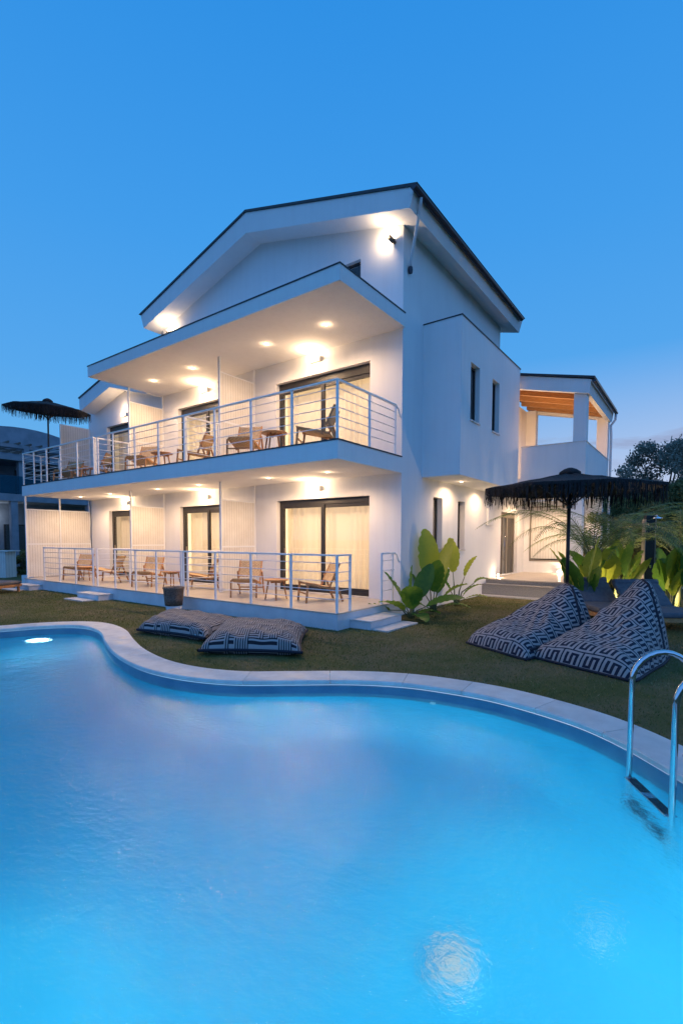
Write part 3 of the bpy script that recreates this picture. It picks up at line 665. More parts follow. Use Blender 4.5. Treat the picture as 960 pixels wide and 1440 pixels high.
# railings ------------------------------------------------------------------------
def railing(name, label, pts, z, posts, group, curl=None, bars=5, h=1.10):
    t = thing(name, label, 'railing', (pts[0][0], pts[0][1], z), 0, group); o = Vector((pts[0][0], pts[0][1], 0))
    P = [Vector((p[0], p[1], 0))-o for p in pts]
    mb = MB()
    for a, b in zip(P[:-1], P[1:]):
        d = (b-a).normalized()*.02; mb.bar(a+Vector((0, 0, h))-d, b+Vector((0, 0, h))+d, .055, .035)
    if curl: mb.tube([Vector(q)-o-Vector((0, 0, z)) for q in curl], .02, 8)
    mb.build('handrail', 'rail', t, bevel=.004)
    for p in posts:
        q = Vector((p[0], p[1], 0))-o; MB().box(q.x-.02, q.x+.02, q.y-.02, q.y+.02, .0, h-.018).build('post', 'rail', t)
    for k in range(bars):
        zz = h-.15-k*(h-.25)/(bars-.15); mb = MB()
        for a, b in zip(P[:-1], P[1:]): mb.tube([a+Vector((0, 0, zz)), b+Vector((0, 0, zz))], .0085, 6)
        mb.build('crossbar', 'rail', t, smooth=True)
g1 = 'white metal railings of the terrace and balconies'
Y = .05
railing('railing', 'white ground floor railing in front of the chairs nearest the corner', [(-4.78, Y), (-.05, Y), (-.05, .48)], ZT, [(-4.78, Y), (-3.57, Y), (-2.39, Y), (-1.22, Y), (-.05, Y), (-.05, .48)], g1)
railing('railing', 'white ground floor railing of the middle unit behind the wicker planter', [(-7.93, Y), (-4.85, Y)], ZT, [(-7.93, Y), (-6.88, Y), (-5.92, Y), (-4.87, Y)], g1)
railing('railing', 'white ground floor railing between the two left step blocks', [(-12.42, Y), (-9.17, Y)], ZT, [(-12.42, Y), (-11.3, Y), (-10.24, Y), (-9.17, Y)], g1)
railing('railing', 'short white railing across the terrace beside the middle step block', [(-9.05, .12), (-9.05, 1.15)], ZT, [(-9.05, .12), (-9.05, 1.15)], g1)
railing('railing', 'short white railing dividing the terrace beside the nearest unit', [(-4.70, .12), (-4.70, 1.12)], ZT, [(-4.70, .12), (-4.70, 1.12)], g1)
railing('railing', 'small white railing with bent end by the house corner at terrace level', [(-.05, 1.66), (-.05, 2.2)], ZT, [(-.05, 1.66), (-.05, 2.12)], g1, curl=[(-.05, 2.2, ZT+1.10), (-.05, 2.32, ZT+1.04), (-.05, 2.40, ZT+.90)], bars=4)
railing('railing', 'white upper balcony railing turning the corner above the terrace', [(-8.85, Y), (-.05, Y), (-.05, 2.2)], ST, [(-8.73, Y), (-7.9, Y), (-6.81, Y), (-5.73, Y), (-4.66, Y), (-3.54, Y), (-2.35, Y), (-1.18, Y), (-.05, Y), (-.05, 1.15), (-.05, 2.18)], g1, curl=[(-.05, 2.2, ST+1.10), (-.05, 2.32, ST+1.04), (-.05, 2.40, ST+.88)])
railing('railing', 'white railing round the uncovered far left upper balcony', [(-8.97, Y), (-13.85, Y), (-13.85, 1.3)], ST, [(-8.97, Y), (-9.97, Y), (-11.07, Y), (-12.04, Y), (-13.0, Y), (-13.85, Y), (-13.85, .62), (-13.85, 1.25)], g1)
railing('railing', 'short white railing across the upper balcony under the canopy edge', [(-9.0, .12), (-9.0, 1.15)], ST, [(-9.0, .12), (-9.0, 1.15)], g1)
railing('railing', 'short white railing dividing the upper balcony beside the nearest unit', [(-4.70, .12), (-4.70, 1.12)], ST, [(-4.70, .12), (-4.70, 1.12)], g1)

# partition screens ---------------------------------------------------------------
def screen(label, x, y0, y1, z, zt, zc, seams=(.5,)):
    t = thing('partition_screen', label, 'partition screen', (x, y0, z), 0, 'white screens between the units')
    L_ = y1-y0
    for yy, top in ((0, zc), (L_-.04, zc)): MB().box(-.03, .03, yy, yy+.04, 0, top-z).build('post', 'rail', t)
    MB().box(-.015, .015, .04, L_-.04, .06, zt-z-.03).build('panel', 'siding_y', t)
    MB().box(-.022, .022, .04, L_-.04, zt-z-.03, zt-z).build('panel_rail', 'rail', t); MB().box(-.022, .022, .04, L_-.04, .02, .06).build('panel_rail', 'rail', t); MB().box(-.022, .022, .04, L_-.04, 1.18, 1.225).build('panel_rail', 'rail', t)
screen('white slatted screen on the terrace beside the nearest unit', -4.70, 1.15, 2.40, ZT, 2.78, SB)
screen('white slatted screen on the terrace beside the far left unit', -9.02, 1.18, 2.40, ZT, 2.78, SB)
screen('white slatted screen on the upper balcony beside the nearest unit', -4.70, 1.15, 2.40, ST, 6.08, CB)
screen('white slatted screen on the upper balcony at the canopy end', -9.0, 1.18, 2.40, ST, 6.02, CB)
screen('white slatted screen at the open left end of the upper balcony', -13.87, 1.32, 2.41, ST, 6.0, 6.0)
t = thing('partition_screen', 'wide white slatted screen closing the left end of the terrace', 'partition screen', (-13.87, .06, ZT), 0, 'white screens between the units')
for yy in (0, 1.15, 2.26): MB().box(-.03, .03, yy, yy+.05, 0, SB-ZT).build('post', 'rail', t)
for a, b in ((.05, 1.15), (1.2, 2.26)): MB().box(-.015, .015, a, b, .03, 2.43).build('panel', 'siding_y', t)
for a_ in ((.05, 1.15, 1.19, 1.235), (1.2, 2.26, 1.19, 1.235), (.05, 1.15, 2.43, 2.47), (1.2, 2.26, 2.43, 2.47)): MB().box(-.022, .022, *a_).build('panel_rail', 'rail', t)
tag(MB().tube([(-13.80, 2.33, SB-.02), (-13.79, 2.35, 2.4), (-13.74, 2.30, 1.8), (-13.76, 2.36, 1.2), (-13.78, 2.37, ZT)], .012, 6).build('electric_cable', 'gutter', smooth=True), 'dark cable hanging down at the far left terrace wall', 'cable')

# chairs and tables ---------------------------------------------------------------
def make_chair():
    t = thing('lounge_chair', 'x', 'chair', (0, 0, 0), 0, 'teak lounge chairs on the terrace and balconies')
    W = .31
    for s_ in (-1, 1):
        MB().bar((s_*W, -.36, .42), (s_*W*1.0, -.40, 0), .032, .045).build('leg', 'teak', t, bevel=.005)
        MB().bar((s_*W, .24, .60), (s_*W, .47, 0), .032, .045).build('leg', 'teak', t, bevel=.005)
        MB().bar((s_*(W-.034), -.40, .425), (s_*(W-.034), .30, .285), .03, .05).build('side_rail', 'teak', t, bevel=.005)
        MB().bar((s_*(W-.034), .12, .26), (s_*(W-.034), .40, .86), .03, .045).build('back_post', 'teak', t, bevel=.005)
    MB().bar((-W, -.385, .20), (W, -.385, .20), .025, .03).build('stretcher', 'teak', t); MB().bar((-W, .40, .18), (W, .40, .18), .025, .03).build('stretcher', 'teak', t)
    def sheet(p0, p1, w_, sag, nrm):
        vs = []; n_ = 8
        for i in range(n_+1):
            f_ = i/n_; p = Vector(p0).lerp(Vector(p1), f_)-Vector(nrm)*sag*math.sin(math.pi*f_)
            for s_ in (-w_, w_):
                for o_ in (-.011, .011): vs.append(p+Vector((s_, 0, 0))+Vector(nrm)*o_)
        fs = []
        for i in range(n_):
            a = 4*i; b = a+4; fs += [(a, a+2, b+2, b), (a+1, b+1, b+3, a+3), (a, b, b+1, a+1), (a+2, a+3, b+3, b+2)]
        fs += [(0, 1, 3, 2), (4*n_, 4*n_+2, 4*n_+3, 4*n_+1)]
        return MB().add(vs, fs)
    sheet((0, -.42, .455), (0, .27, .315), W-.05, .03, (0, .2, .98)).build('seat', 'rope', t, smooth=False)
    sheet((0, .205, .46), (0, .385, .845), W-.05, .015, (0, -.9, .4)).build('backrest', 'rope', t, smooth=False)
    return t
def make_table():
    t = thing('side_table', 'x', 'table', (0, 0, 0), 0, 'round teak side tables')
    MB().lathe((0, 0, .435), [(.26, 0), (.285, .012), (.285, .03), (.275, .038)], 32).build('tabletop', 'teak', t)
    for k in range(4):
        a = math.pi/4+k*math.pi/2; MB().tube([(.17*math.cos(a), .17*math.sin(a), .437), (.25*math.cos(a), .25*math.sin(a), 0)], [.022, .014], 8).build('leg', 'teak', t, smooth=True)
    MB().box(-.16, .16, -.015, .015, .39, .43).box(-.015, .015, -.16, -.017, .39, .43).box(-.015, .015, .017, .16, .39, .43).build('crossbrace', 'teak', t)
    return t
ch, tb = make_chair(), make_table()
CH = [(-3.50, .98, ZT, 33, 'teak chair with woven back facing the pool, left of the table on the nearest terrace'),
      (-1.50, 1.30, ZT, -32, 'teak chair turned sideways at the right end of the ground terrace'),
      (-7.80, 1.02, ZT, 27, 'teak chair facing the pool on the middle terrace, left of its table'),
      (-5.85, 1.50, ZT, -48, 'teak chair turned sideways on the middle terrace by the post'),
      (-11.95, .98, ZT, 22, 'teak chair with slatted back on the far left terrace by the wide screen'),
      (-10.05, 1.05, ZT, -52, 'teak chair turned sideways on the far left terrace'),
      (-3.25, .72, ST, 28, 'low teak chair left of the table on the nearest upper balcony'),
      (-1.05, .72, ST, -62, 'teak chair seen from the side at the corner of the upper balcony'),
      (-7.55, .75, ST, 25, 'teak chair left of the table on the middle upper balcony'),
      (-5.25, .85, ST, -62, 'reclined teak chair right of the table on the middle upper balcony'),
      (-12.2, .85, ST, 30, 'teak chair beside the black parasol on the far left balcony'),
      (-10.2, .80, ST, -50, 'teak chair on the far left balcony behind the short railing')]
for i, (x, y, z_, a, l) in enumerate(CH):
    if i == 0: ch.location = (x, y, z_); ch.rotation_euler = (0, 0, R(a)); ch['label'] = l
    else: dup(ch, (x, y, z_), R(a), l)
TB = [(-2.48, .92, ZT, 'round teak side table between the chairs of the nearest terrace'), (-6.88, 1.18, ZT, 'round teak side table on the middle terrace behind the planter'), (-11.2, .85, ZT, 'round teak side table on the far left terrace'),
      (-2.15, .55, ST, 'round teak side table on the nearest upper balcony'), (-6.45, .62, ST, 'round teak side table on the middle upper balcony'), (-11.3, .75, ST, 'round teak side table on the far left upper balcony')]
for i, (x, y, z_, l) in enumerate(TB):
    if i == 0: tb.location = (x, y, z_); tb['label'] = l
    else: dup(tb, (x, y, z_), R(20*i), l)

# planter --------------------------------------------------------------------------
p = thing('wicker_planter', 'tall dark wicker planter with white base against the terrace edge', 'planter', (-4.52, -.42, 0))
MB().lathe((0, 0, 0), [(.15, 0), (.17, .05), (.19, .17)], 28).build('base', 'plinth', p, smooth=True)
MB().lathe((0, 0, .17), [(.20, 0), (.215, .15), (.235, .38), (.25, .40), (.245, .43), (.215, .43), (.20, .36)], 28).build('basket', 'wicker', p, smooth=True)
MB().lathe((0, 0, .50), [(.20, 0), (.20, .02)], 20).build('soil', 'soil', p)

# cushions ------------------------------------------------------------------------
def cushion(name, label, corners, h, seed):
    c_ = [Vector(q) for q in corners]; o = sum(c_, Vector())/4; t = thing(name, label, 'floor cushion', (o.x, o.y, 0), 0, 'large maze patterned floor cushions'); n_ = 44
    vs, uv = [], []; r_ = random.Random(seed)
    def S(u, v, sgn):
        # pillow shape: puffed centre, pinched corners, slightly concave sides
        pu, pv = 2*u-1, 2*v-1
        cu = pu*(1-.085*(1-pv*pv)*abs(pu)**2); cv = pv*(1-.085*(1-pu*pu)*abs(pv)**2)
        a, b = (cu+1)/2, (cv+1)/2
        p_ = (c_[0]*(1-a)*(1-b)+c_[1]*a*(1-b)+c_[2]*a*b+c_[3]*(1-a)*b)-o
        pf = max(0, (1-pu**4)*(1-pv**4))**.42
        wr = .013*math.sin(9*pu+5*pv+seed)*math.sin(7*pv-2*pu)+.010*math.sin(17*pu*pv+seed*2)
        z_ = .085+(h-.085)*pf+wr*pf if sgn > 0 else .085-(.08)*min(1, pf*1.6)
        return (p_.x, p_.y, max(z_, .006))
    for sgn in (1, -1):
        off = len(vs)
        for j in range(n_+1):
            for i in range(n_+1): vs.append(S(i/n_, j/n_, sgn)); uv.append((i/n_, j/n_))
    fs = []
    for sgn in (0, 1):
        off = sgn*(n_+1)**2
        for j in range(n_):
            for i in range(n_):
                a = off+j*(n_+1)+i; q = (a, a+1, a+n_+2, a+n_+1); fs.append(q if sgn == 0 else q[::-1])
    MB().add(vs, fs, uv).build('cover', 'maze', t, smooth=True, uv=True)
    rim = [S(i/n_, 0, 1) for i in range(n_)]+[S(1, i/n_, 1) for i in range(n_)]+[S(1-i/n_, 1, 1) for i in range(n_)]+[S(0, 1-i/n_, 1) for i in range(n_)]; rim.append(rim[0])
    MB().tube(rim, .024, 8, False).build('piping', 'piping', t, smooth=True)
    return t
c1 = [(-2.78, -2.40, 0), (-1.20, -2.45, 0), (-1.18, -.62, 0), (-2.55, -1.0, 0)]
c1 = [PZ(193, 892), PZ(288, 905), PZ(345, 884), PZ(232, 868)]
t1 = cushion('floor_cushion', 'dark maze patterned floor cushion further from the pool ladder, left of the pair', c1, .30, 1)
c2 = [PZ(279, 923), PZ(424, 926), PZ(432, 893), PZ(315, 885)]
t2 = cushion('floor_cushion', 'dark maze patterned floor cushion lying in front on the right of the pair', c2, .34, 4)
q = PZ(278, 901)-Vector(t1.location); MB().box(q.x-.05, q.x+.05, q.y-.07, q.y-.06, .06, .12).build('fabric_tag', 'tag', t1)

# bean bags -----------------------------------------------------------------------
def beanbag(label, FL, FR, BR, BL, apex, seed):
    """triangular lounger: low plump front, ridge rising to an apex at the back"""
    FL, FR, BR, BL, apex = map(Vector, (FL, FR, BR, BL, apex)); o = (FL+FR+BR+BL)/4; o.z = 0
    t = thing('bean_bag_lounger', label, 'bean bag', (o.x, o.y, 0), 0, 'meander patterned bean bag loungers'); nu, nv = 72, 84; VA = .84
    def base(u, v): return FL*(1-u)*(1-v)+FR*u*(1-v)+BR*u*v+BL*(1-u)*v
    hA = apex.z; A = Vector((apex.x, apex.y, 0)); sh = A-base(.5, VA)
    def P(u, v):
        s_ = 2*u-1; c_ = 1-.05*(1-min(1, v/.10))**2-.30*max(0, (v-.55)/.45)**1.5      # plan narrows at the back
        b_ = base(.5+.5*s_*c_, v)+sh*min(1, v/VA)**1.5
        if v < VA: Hh = .27+(hA-.27)*(.25*(v/VA)+.75*(v/VA)**1.7)
        else: Hh = hA*max(0, 1-((v-VA)/(1-VA))**2.4)**.60
        Hh *= (1-(1-min(1, v/.085))**2)**.5
        pw = 4.2+(2.25-4.2)*min(1, v/VA)**.8
        prof = max(0, 1-abs(s_)**pw)**(.5+.42*min(1, v/VA))
        belly = .075*math.exp(-((v-.40)/.17)**2)*math.exp(-(s_/.55)**2)
        wr = .024*math.sin(11*u+7*v+seed)*math.sin(12*v-5*u+seed)+.017*math.sin(34*v+7*math.sin(7*u+seed))*math.exp(-((v-.42)/.22)**2)+.007*math.sin(23*u+31*v+seed)
        m_ = prof*(1-(1-min(1, v/.12))**2)
        return Vector((b_.x, b_.y, max(0, (Hh-belly)*prof+wr*m_)+.004))-o
    G = [[P(.5-.5*math.cos(math.pi*i/nu), 1-(1-j/nv)**1.0) for i in range(nu+1)] for j in range(nv+1)]
    vs, uv = [], []; vl = 0
    for j in range(nv+1):
        row = G[j]; acc = [0]
        for i in range(nu): acc.append(acc[-1]+(row[i+1]-row[i]).length)
        mid = acc[nu//2]
        if j: vl += (G[j][nu//2]-G[j-1][nu//2]).length
        for i in range(nu+1): vs.append(row[i]); uv.append(((acc[i]-mid)*(.80+.2*min(1, 1.3/max(.3, acc[-1]))), vl))
    fs = [(j*(nu+1)+i, j*(nu+1)+i+1, (j+1)*(nu+1)+i+1, (j+1)*(nu+1)+i) for j in range(nv) for i in range(nu)]
    MB().add(vs, fs, uv).build('cover', 'meander', t, smooth=True, uv=True)
    lift = Vector((0, 0, .004))
    seam = [P(.5, VA)+lift]+[P(.5+.47*min(1, k/6)**.7, VA*(1-k/30))+lift for k in range(1, 29)]
    MB().tube(seam, .020, 8).build('piping', 'piping', t, smooth=True)
    low = [P(0, 1-k/24)+Vector((0, 0, .018)) for k in range(25)]+[P(k/20, 0)+Vector((0, 0, .018)) for k in range(1, 21)]+[P(1, k/24)+Vector((0, 0, .018)) for k in range(1, 25)]
    MB().tube(low, .020, 8).build('piping', 'piping', t, smooth=True)
    return t
def H(px_, py_, d):                       # photo pixel at horizontal depth d
    r = ray(px_, py_); f_ = Vector((-math.sin(_a), math.cos(_a), 0)); return CAM+r*(d/r.dot(f_))
beanbag('black and white meander patterned bean bag lounger left of its twin', PZ(654, 905), PZ(742, 931), PZ(818, 884), PZ(742, 868), H(797, 821, 8.6), 2)
beanbag('black and white meander patterned bean bag lounger nearest the pool ladder', PZ(744, 925), PZ(893, 962), PZ(945, 915), PZ(868, 890), H(903, 815, 7.75), 5)

# fringed parasols -------------------------------------------------------------------
def make_parasol():
    t = thing('fringed_parasol', 'x', 'parasol', (0, 0, 0), 0, 'black raffia fringed parasols'); Rr = 1.62; zr, zh = 2.72, 3.02
    MB().lathe((0, 0, 0), [(.26, 0), (.27, .05), (.10, .07), (.05, .10)], 20).build('base', 'black', t)
    MB().tube([(0, 0, .05), (0, 0, 3.0)], .033, 12).build('pole', 'black_wood', t, smooth=True)
    r_ = random.Random(3); n_ = 64; vs = []; rings = 9
    def rad(a): # octagon with slightly bowed edges
        k = (a % (math.pi/4))-math.pi/8; return Rr*math.cos(math.pi/8)/math.cos(k)
    for q in range(rings+1):
        f_ = q/rings
        for k in range(n_):
            a = 2*math.pi*k/n_; rr = .05+(rad(a)-.05)*f_; sag = .035*math.sin(math.pi*f_)*abs(math.sin(4*a))
            vs.append((rr*math.cos(a), rr*math.sin(a), zh-(zh-zr)*f_**1.0-sag+r_.uniform(-.008, .008)))
    m_ = len(vs); vs += [(x, y, z_-.05) for x, y, z_ in vs]
    fs = [(q*n_+k, q*n_+(k+1) % n_, (q+1)*n_+(k+1) % n_, (q+1)*n_+k) for q in range(rings) for k in range(n_)]
    fs += [tuple(reversed([i+m_ for i in f])) for f in fs]
    fs += [(rings*n_+k, rings*n_+(k+1) % n_, rings*n_+(k+1) % n_+m_, rings*n_+k+m_) for k in range(n_)]+[(k, k+m_, (k+1) % n_+m_, (k+1) % n_) for k in range(n_)]
    MB().add(vs, fs).build('canopy', 'thatch', t)
    MB().lathe((0, 0, zh-.03), [(.20, 0), (.19, .05), (.12, .10), (.04, .13)], 18).build('finial', 'thatch', t, smooth=True)
    fr = MB()
    def strip(x, y, z_, L_, w_, a):
        dx, dy = -math.sin(a)*w_, math.cos(a)*w_; l1, l2 = r_.gauss(0, .02), r_.gauss(0, .02)
        fr.add([(x-dx, y-dy, z_), (x+dx, y+dy, z_), (x+dx*.8+l1, y+dy*.8+l2, z_-L_), (x-dx*.8+l1, y-dy*.8+l2, z_-L_)], [(0, 1, 2, 3)])
    for q in range(760):
        a = r_.uniform(0, 2*math.pi); strip(rad(a)*math.cos(a)*r_.uniform(.985, 1.01), rad(a)*math.sin(a)*r_.uniform(.985, 1.01), zr-.0, r_.uniform(.10, .34), r_.uniform(.006, .011), a+r_.gauss(0, .4))
    for q in range(420):
        a = r_.uniform(0, 2*math.pi); f_ = r_.uniform(.3, .97); strip(rad(a)*math.cos(a)*f_, rad(a)*math.sin(a)*f_, zh-(zh-zr)*f_-.04, r_.uniform(.05, .13), .008, a+r_.gauss(0, .6))
    fr.build('fringe', 'thatch', t)
    for k in range(8):
        a = math.pi/4*k; MB().bar((.03*math.cos(a), .03*math.sin(a), zh-.07), (Rr*.97*math.cos(a), Rr*.97*math.sin(a), zr-.04), .02, .03).build('rib', 'black_wood', t)
        MB().bar((.04*math.cos(a), .04*math.sin(a), zh-.62), (.62*math.cos(a), .62*math.sin(a), zh-.20), .018, .024).build('strut', 'black_wood', t)
    MB().lathe((0, 0, zh-.68), [(.05, 0), (.055, .05), (.05, .10)], 12).build('collar', 'black', t)
    return t
pa = make_parasol(); pp = PD(798, 9.5); pa.location = pp; pa.rotation_euler = (0, R(0), R(36)); pa['label'] = 'black fringed raffia parasol standing behind the bean bags'
p2 = dup(pa, (PD(72, 17.0).x, PD(72, 17.0).y, ST), R(20), 'black fringed raffia parasol on the far left upper balcony'); p2.rotation_euler = (R(3), R(4), R(20)); p2.scale = (.80, .80, .92)

# sunbeds --------------------------------------------------------------------------
def make_bed():
    t = thing('sunbed', 'x', 'sunbed', (0, 0, 0), 0, 'charcoal cushioned sunbeds'); W = .50
    for x in (-W+.04, W-.04):
        for y in (-.75, .75): MB().box(x-.03, x+.03, y-.03, y+.03, 0, .24).build('leg', 'teak', t)
    MB().box(-W, W, -.85, -.80, .18, .26).box(-W, W, .8, .85, .18, .26).box(-W, -W+.04, -.80, .80, .18, .26).box(W-.04, W, -.80, .8, .18, .26).box(-W+.04, W-.04, -.8, .8, .20, .235).build('frame', 'teak', t)
    MB().box(-W+.02, W-.02, -.87, .25, .265, .37).build('mattress', 'grey_fabric', t, bevel=.035)
    m_ = Matrix.Translation((0, .27, .30)) @ Matrix.Rotation(R(38), 4, 'X')
    MB().box(-W+.02, W-.02, 0, .72, 0, .10, m_).build('backrest', 'grey_fabric', t, bevel=.035)
    MB().tube([(-W+.03, .80, .80), (W-.03, .80, .80)], .075, 16).build('headrest_roll', 'grey_fabric', t, smooth=True, bevel=.01)
    return t
bd = make_bed(); q = PD(848, 10.6); bd.location = (q.x, q.y, 0); bd.rotation_euler = (0, 0, R(35)); bd['label'] = 'charcoal sunbed with head roll behind the gap between the bean bags'
q = PD(925, 10.0); dup(bd, (q.x, q.y, 0), R(34), 'charcoal sunbed with wooden legs at the right edge of the photo')
q = PD(-22, 15.6); dup(bd, (q.x, q.y, 0), R(120), 'dark sunbed cut off by the left edge of the photo')
# outdoor shower column ------------------------------------------------------------
q = PD(911, 12.2); sh = thing('outdoor_shower', 'dark wooden outdoor shower column behind the sunbeds', 'shower', (q.x, q.y, 0), R(36))
MB().box(-.11, .11, -.06, .06, 0, 2.35).build('column', 'black_wood', sh, bevel=.01)
MB().box(-.135, -.115, -.07, .07, 0, 2.25).box(.115, .135, -.07, .07, 0, 2.25).build('edge_trim', 'alu', sh)
MB().tube([(0, -.06, 2.28), (0, -.28, 2.34), (0, -.32, 2.30)], .014, 8).build('shower_arm', 'steel', sh, smooth=True)
MB().lathe((0, -.32, 2.26), [(.10, 0), (.10, .02), (.03, .04)], 20).build('shower_head', 'steel', sh)
MB().lathe((0, -.09, 1.05), [(.03, 0), (.03, .07)], 12).build('tap', 'steel', sh)

# pool ladder -----------------------------------------------------------------------
def ladder():
    A0, A1 = PZ(884, 1092, WZ), PZ(944, 1148, WZ); side = (A1-A0); side.z = 0; Wd = side.length; side.normalize()
    t = thing('pool_ladder', 'shiny steel pool ladder with two looped handrails', 'ladder', (A0.x, A0.y, WZ))
    back = Vector((-side.y, side.x, 0))
    if back.y < 0: back = -back
    for s_ in (0, 1):
        o = side*(Wd*s_); pts = []
        dep = .46; r0 = dep/2; topz = 1.0
        pts.append(o+Vector((0, 0, -.62)))
        for k in range(8): pts.append(o+Vector((0, 0, -.62+(topz-r0+.62)*(k+1)/8)))
        for k in range(1, 13):
            a = math.pi*k/12; pts.append(o+back*(r0-r0*math.cos(a))+Vector((0, 0, topz-r0+r0*math.sin(a))))
        pts.append(o+back*dep+Vector((0, 0, .17)))
        MB().tube(pts, .0215, 16).build('handrail', 'steel', t, smooth=True)
        c_ = o+back*dep; MB().lathe((c_.x, c_.y, .17), [(.055, 0), (.05, .012), (.028, .02)], 24).build('flange', 'steel', t, smooth=True)
    for k, z_ in enumerate((-.02, -.42)):
        a = Vector((0, 0, z_)); b = side*Wd+Vector((0, 0, z_)); MB().bar(a, b, .085, .022).build('step', 'steel', t, bevel=.006)
        c_, d_ = side*(Wd*.06), side*(Wd*.42); e_, f_ = side*(Wd*.58), side*(Wd*.94); zz = Vector((0, 0, z_+.0135))
        MB().bar(c_+zz, d_+zz, .07, .006).bar(e_+zz, f_+zz, .07, .006).build('tread_pad', 'black', t)
ladder()
q = PZ(610, 993, -.21); 
ti = thing('pool_inlet', 'small round white inlet nozzle on the pool wall', 'pool inlet', (3.05, -2.235, -.215))
MB().tube([(0, .0, 0), (0, -.02, 0)], .035, 20).build('flange', 'lampbody', ti, smooth=False); MB().tube([(0, -.02, 0), (0, -.035, 0)], .018, 16).build('nozzle', 'lampbody', ti)

# wall of garden and background -------------------------------------------------------
gw = thing('garden_wall', 'low white garden wall behind the plants and sunbeds', 'wall', (5.9, 14, 0))
MB().box(-3.2, 6, -.1, .1, 0, .85).build('wall_body', 'wall', gw); MB().box(-3.22, 6.02, -.13, .13, .85, .89).build('capping', 'slab', gw)

# plants ------------------------------------------------------------------------------
def blade(mb, base, direc, L_, W_, droop, tint, fold=.25, roll=0):
    base = Vector(base); d = Vector(direc).normalized(); n_ = 18; jr = random.Random(int(tint*9973)+int(L_*1000)); side = d.cross(Vector((0, 0, 1))); side.normalize()
    side = Matrix.Rotation(roll, 3, d) @ side; p = base.copy(); rows = []
    dd = d.copy()
    for i in range(n_+1):
        f_ = i/n_; w_ = W_*.5*max(.02, math.sin(math.pi*min(1, f_**.95*.965+.025)))**.58
        wl, wr_ = w_*(1-.16*jr.random()*(i % 3 == 1)), w_*(1-.16*jr.random()*(i % 4 == 2))
        u_ = side.cross(dd).normalized()
        e1 = .012*math.sin(i*2.3+tint*9)
        rows.append((p-side*wl+u_*w_*fold+u_*e1, p.copy(), p+side*wr_+u_*w_*fold-u_*e1)); p = p+dd*(L_/n_); dd = (dd+Vector((0, 0, -droop/n_))).normalized()
    vs = [q for r_ in rows for q in r_]; fs = [(3*i+j, 3*i+j+1, 3*i+4+j, 3*i+3+j) for i in range(n_) for j in (0, 1)]
    mb.add(vs, fs, tint=tint)
def banana(name, label, loc, leaves, seed, group, trunk=.0, k_=1.3):
    leaves = [(a_, e_, p_*k_*.72, l_*k_*1.12, w_*k_*1.25, dr, min(1, tn+.12), ro) for a_, e_, p_, l_, w_, dr, tn, ro in leaves]
    r_ = random.Random(seed); t = thing(name, label, 'plant', loc, 0, group); lm, sm = MB(), MB()
    for (az_, el, pet, L_, W_, droop, tn, roll) in leaves:
        d = Vector((math.cos(R(az_))*math.cos(R(el)), math.sin(R(az_))*math.cos(R(el)), math.sin(R(el)))); b0 = Vector((.04*math.cos(R(az_)), .04*math.sin(R(az_)), trunk))
        mid = b0+Vector((d.x*.25, d.y*.25, max(.3, d.z))).normalized()*pet*.5; e = b0+Vector((d.x*.6, d.y*.6, max(.25, d.z))).normalized()*pet
        sm.tube([b0, mid, e], [.022, .015, .009], 7); blade(lm, e, d, L_, W_, droop, tn, .22, R(roll))
    sm.lathe((0, 0, 0), [(.055, 0), (.045, .12+trunk), (.02, .3+trunk)], 10)
    lm.build('leaves', 'banana', t, smooth=True, tint=True); sm.build('stem', 'plantstem', t, smooth=True)
    return t
gW = 'broad leaved plants along the side wall'
# camera-right is azimuth ~36, towards camera ~ -54
banana('banana_plant', 'broad leaved plant nearest the steps at the house corner', (.42, 2.15, 0), [(200, 62, .30, .62, .24, .35, .35, 0), (60, 68, .45, .60, .24, .3, .1, 60), (250, 35, .28, .50, .22, .7, .45, 10), (20, 30, .42, .58, .22, .6, .25, 20), (-60, 62, .25, .52, .30, .9, .4, 0), (216, 12, .50, .50, .20, .3, .5, 30), (300, 75, .40, .60, .24, .3, .2, 80), (-40, 20, .2, .45, .2, .9, .3, 0), (60, 20, .2, .4, .18, .9, .2, 0)], 1, gW)
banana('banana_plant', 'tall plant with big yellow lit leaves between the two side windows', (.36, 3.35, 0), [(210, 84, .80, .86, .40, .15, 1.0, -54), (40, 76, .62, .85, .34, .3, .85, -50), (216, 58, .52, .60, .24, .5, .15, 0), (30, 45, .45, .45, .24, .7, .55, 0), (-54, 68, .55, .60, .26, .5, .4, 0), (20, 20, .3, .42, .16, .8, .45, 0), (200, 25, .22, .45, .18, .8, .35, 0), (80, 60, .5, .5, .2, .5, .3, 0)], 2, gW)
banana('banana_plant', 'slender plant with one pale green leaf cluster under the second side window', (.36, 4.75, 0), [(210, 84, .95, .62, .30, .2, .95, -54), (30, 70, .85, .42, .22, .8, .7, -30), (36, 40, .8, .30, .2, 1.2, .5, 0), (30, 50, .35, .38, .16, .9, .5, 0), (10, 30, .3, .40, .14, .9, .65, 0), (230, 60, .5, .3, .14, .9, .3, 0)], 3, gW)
gR = 'broad leaved plants by the garden wall'
def rl(seed, k=9, L_=.75):
    r_ = random.Random(seed); o = []
    for i in range(k):
        az_ = r_.uniform(0, 360); el = r_.uniform(60, 87); o.append((az_, el, r_.uniform(.45, .95), L_*r_.uniform(.6, .95), r_.uniform(.22, .34), r_.uniform(.2, .7), r_.uniform(.2, .8), r_.uniform(-60, 60)))
    return o
spots = [(822, 11.2, 7, .8, 'upright plant with long paddle leaves right of the parasol pole'), (848, 11.6, 5, .75, 'paddle leaved plant glowing over the ground light'), (872, 11.9, 6, .75, 'paddle leaved plant left of the shower column'), (945, 11.4, 9, .8, 'broad leaved plant at the right edge behind the sunbed'), (975, 11.0, 9, .9, 'broad leaved plant cut off by the right edge of the photo')]
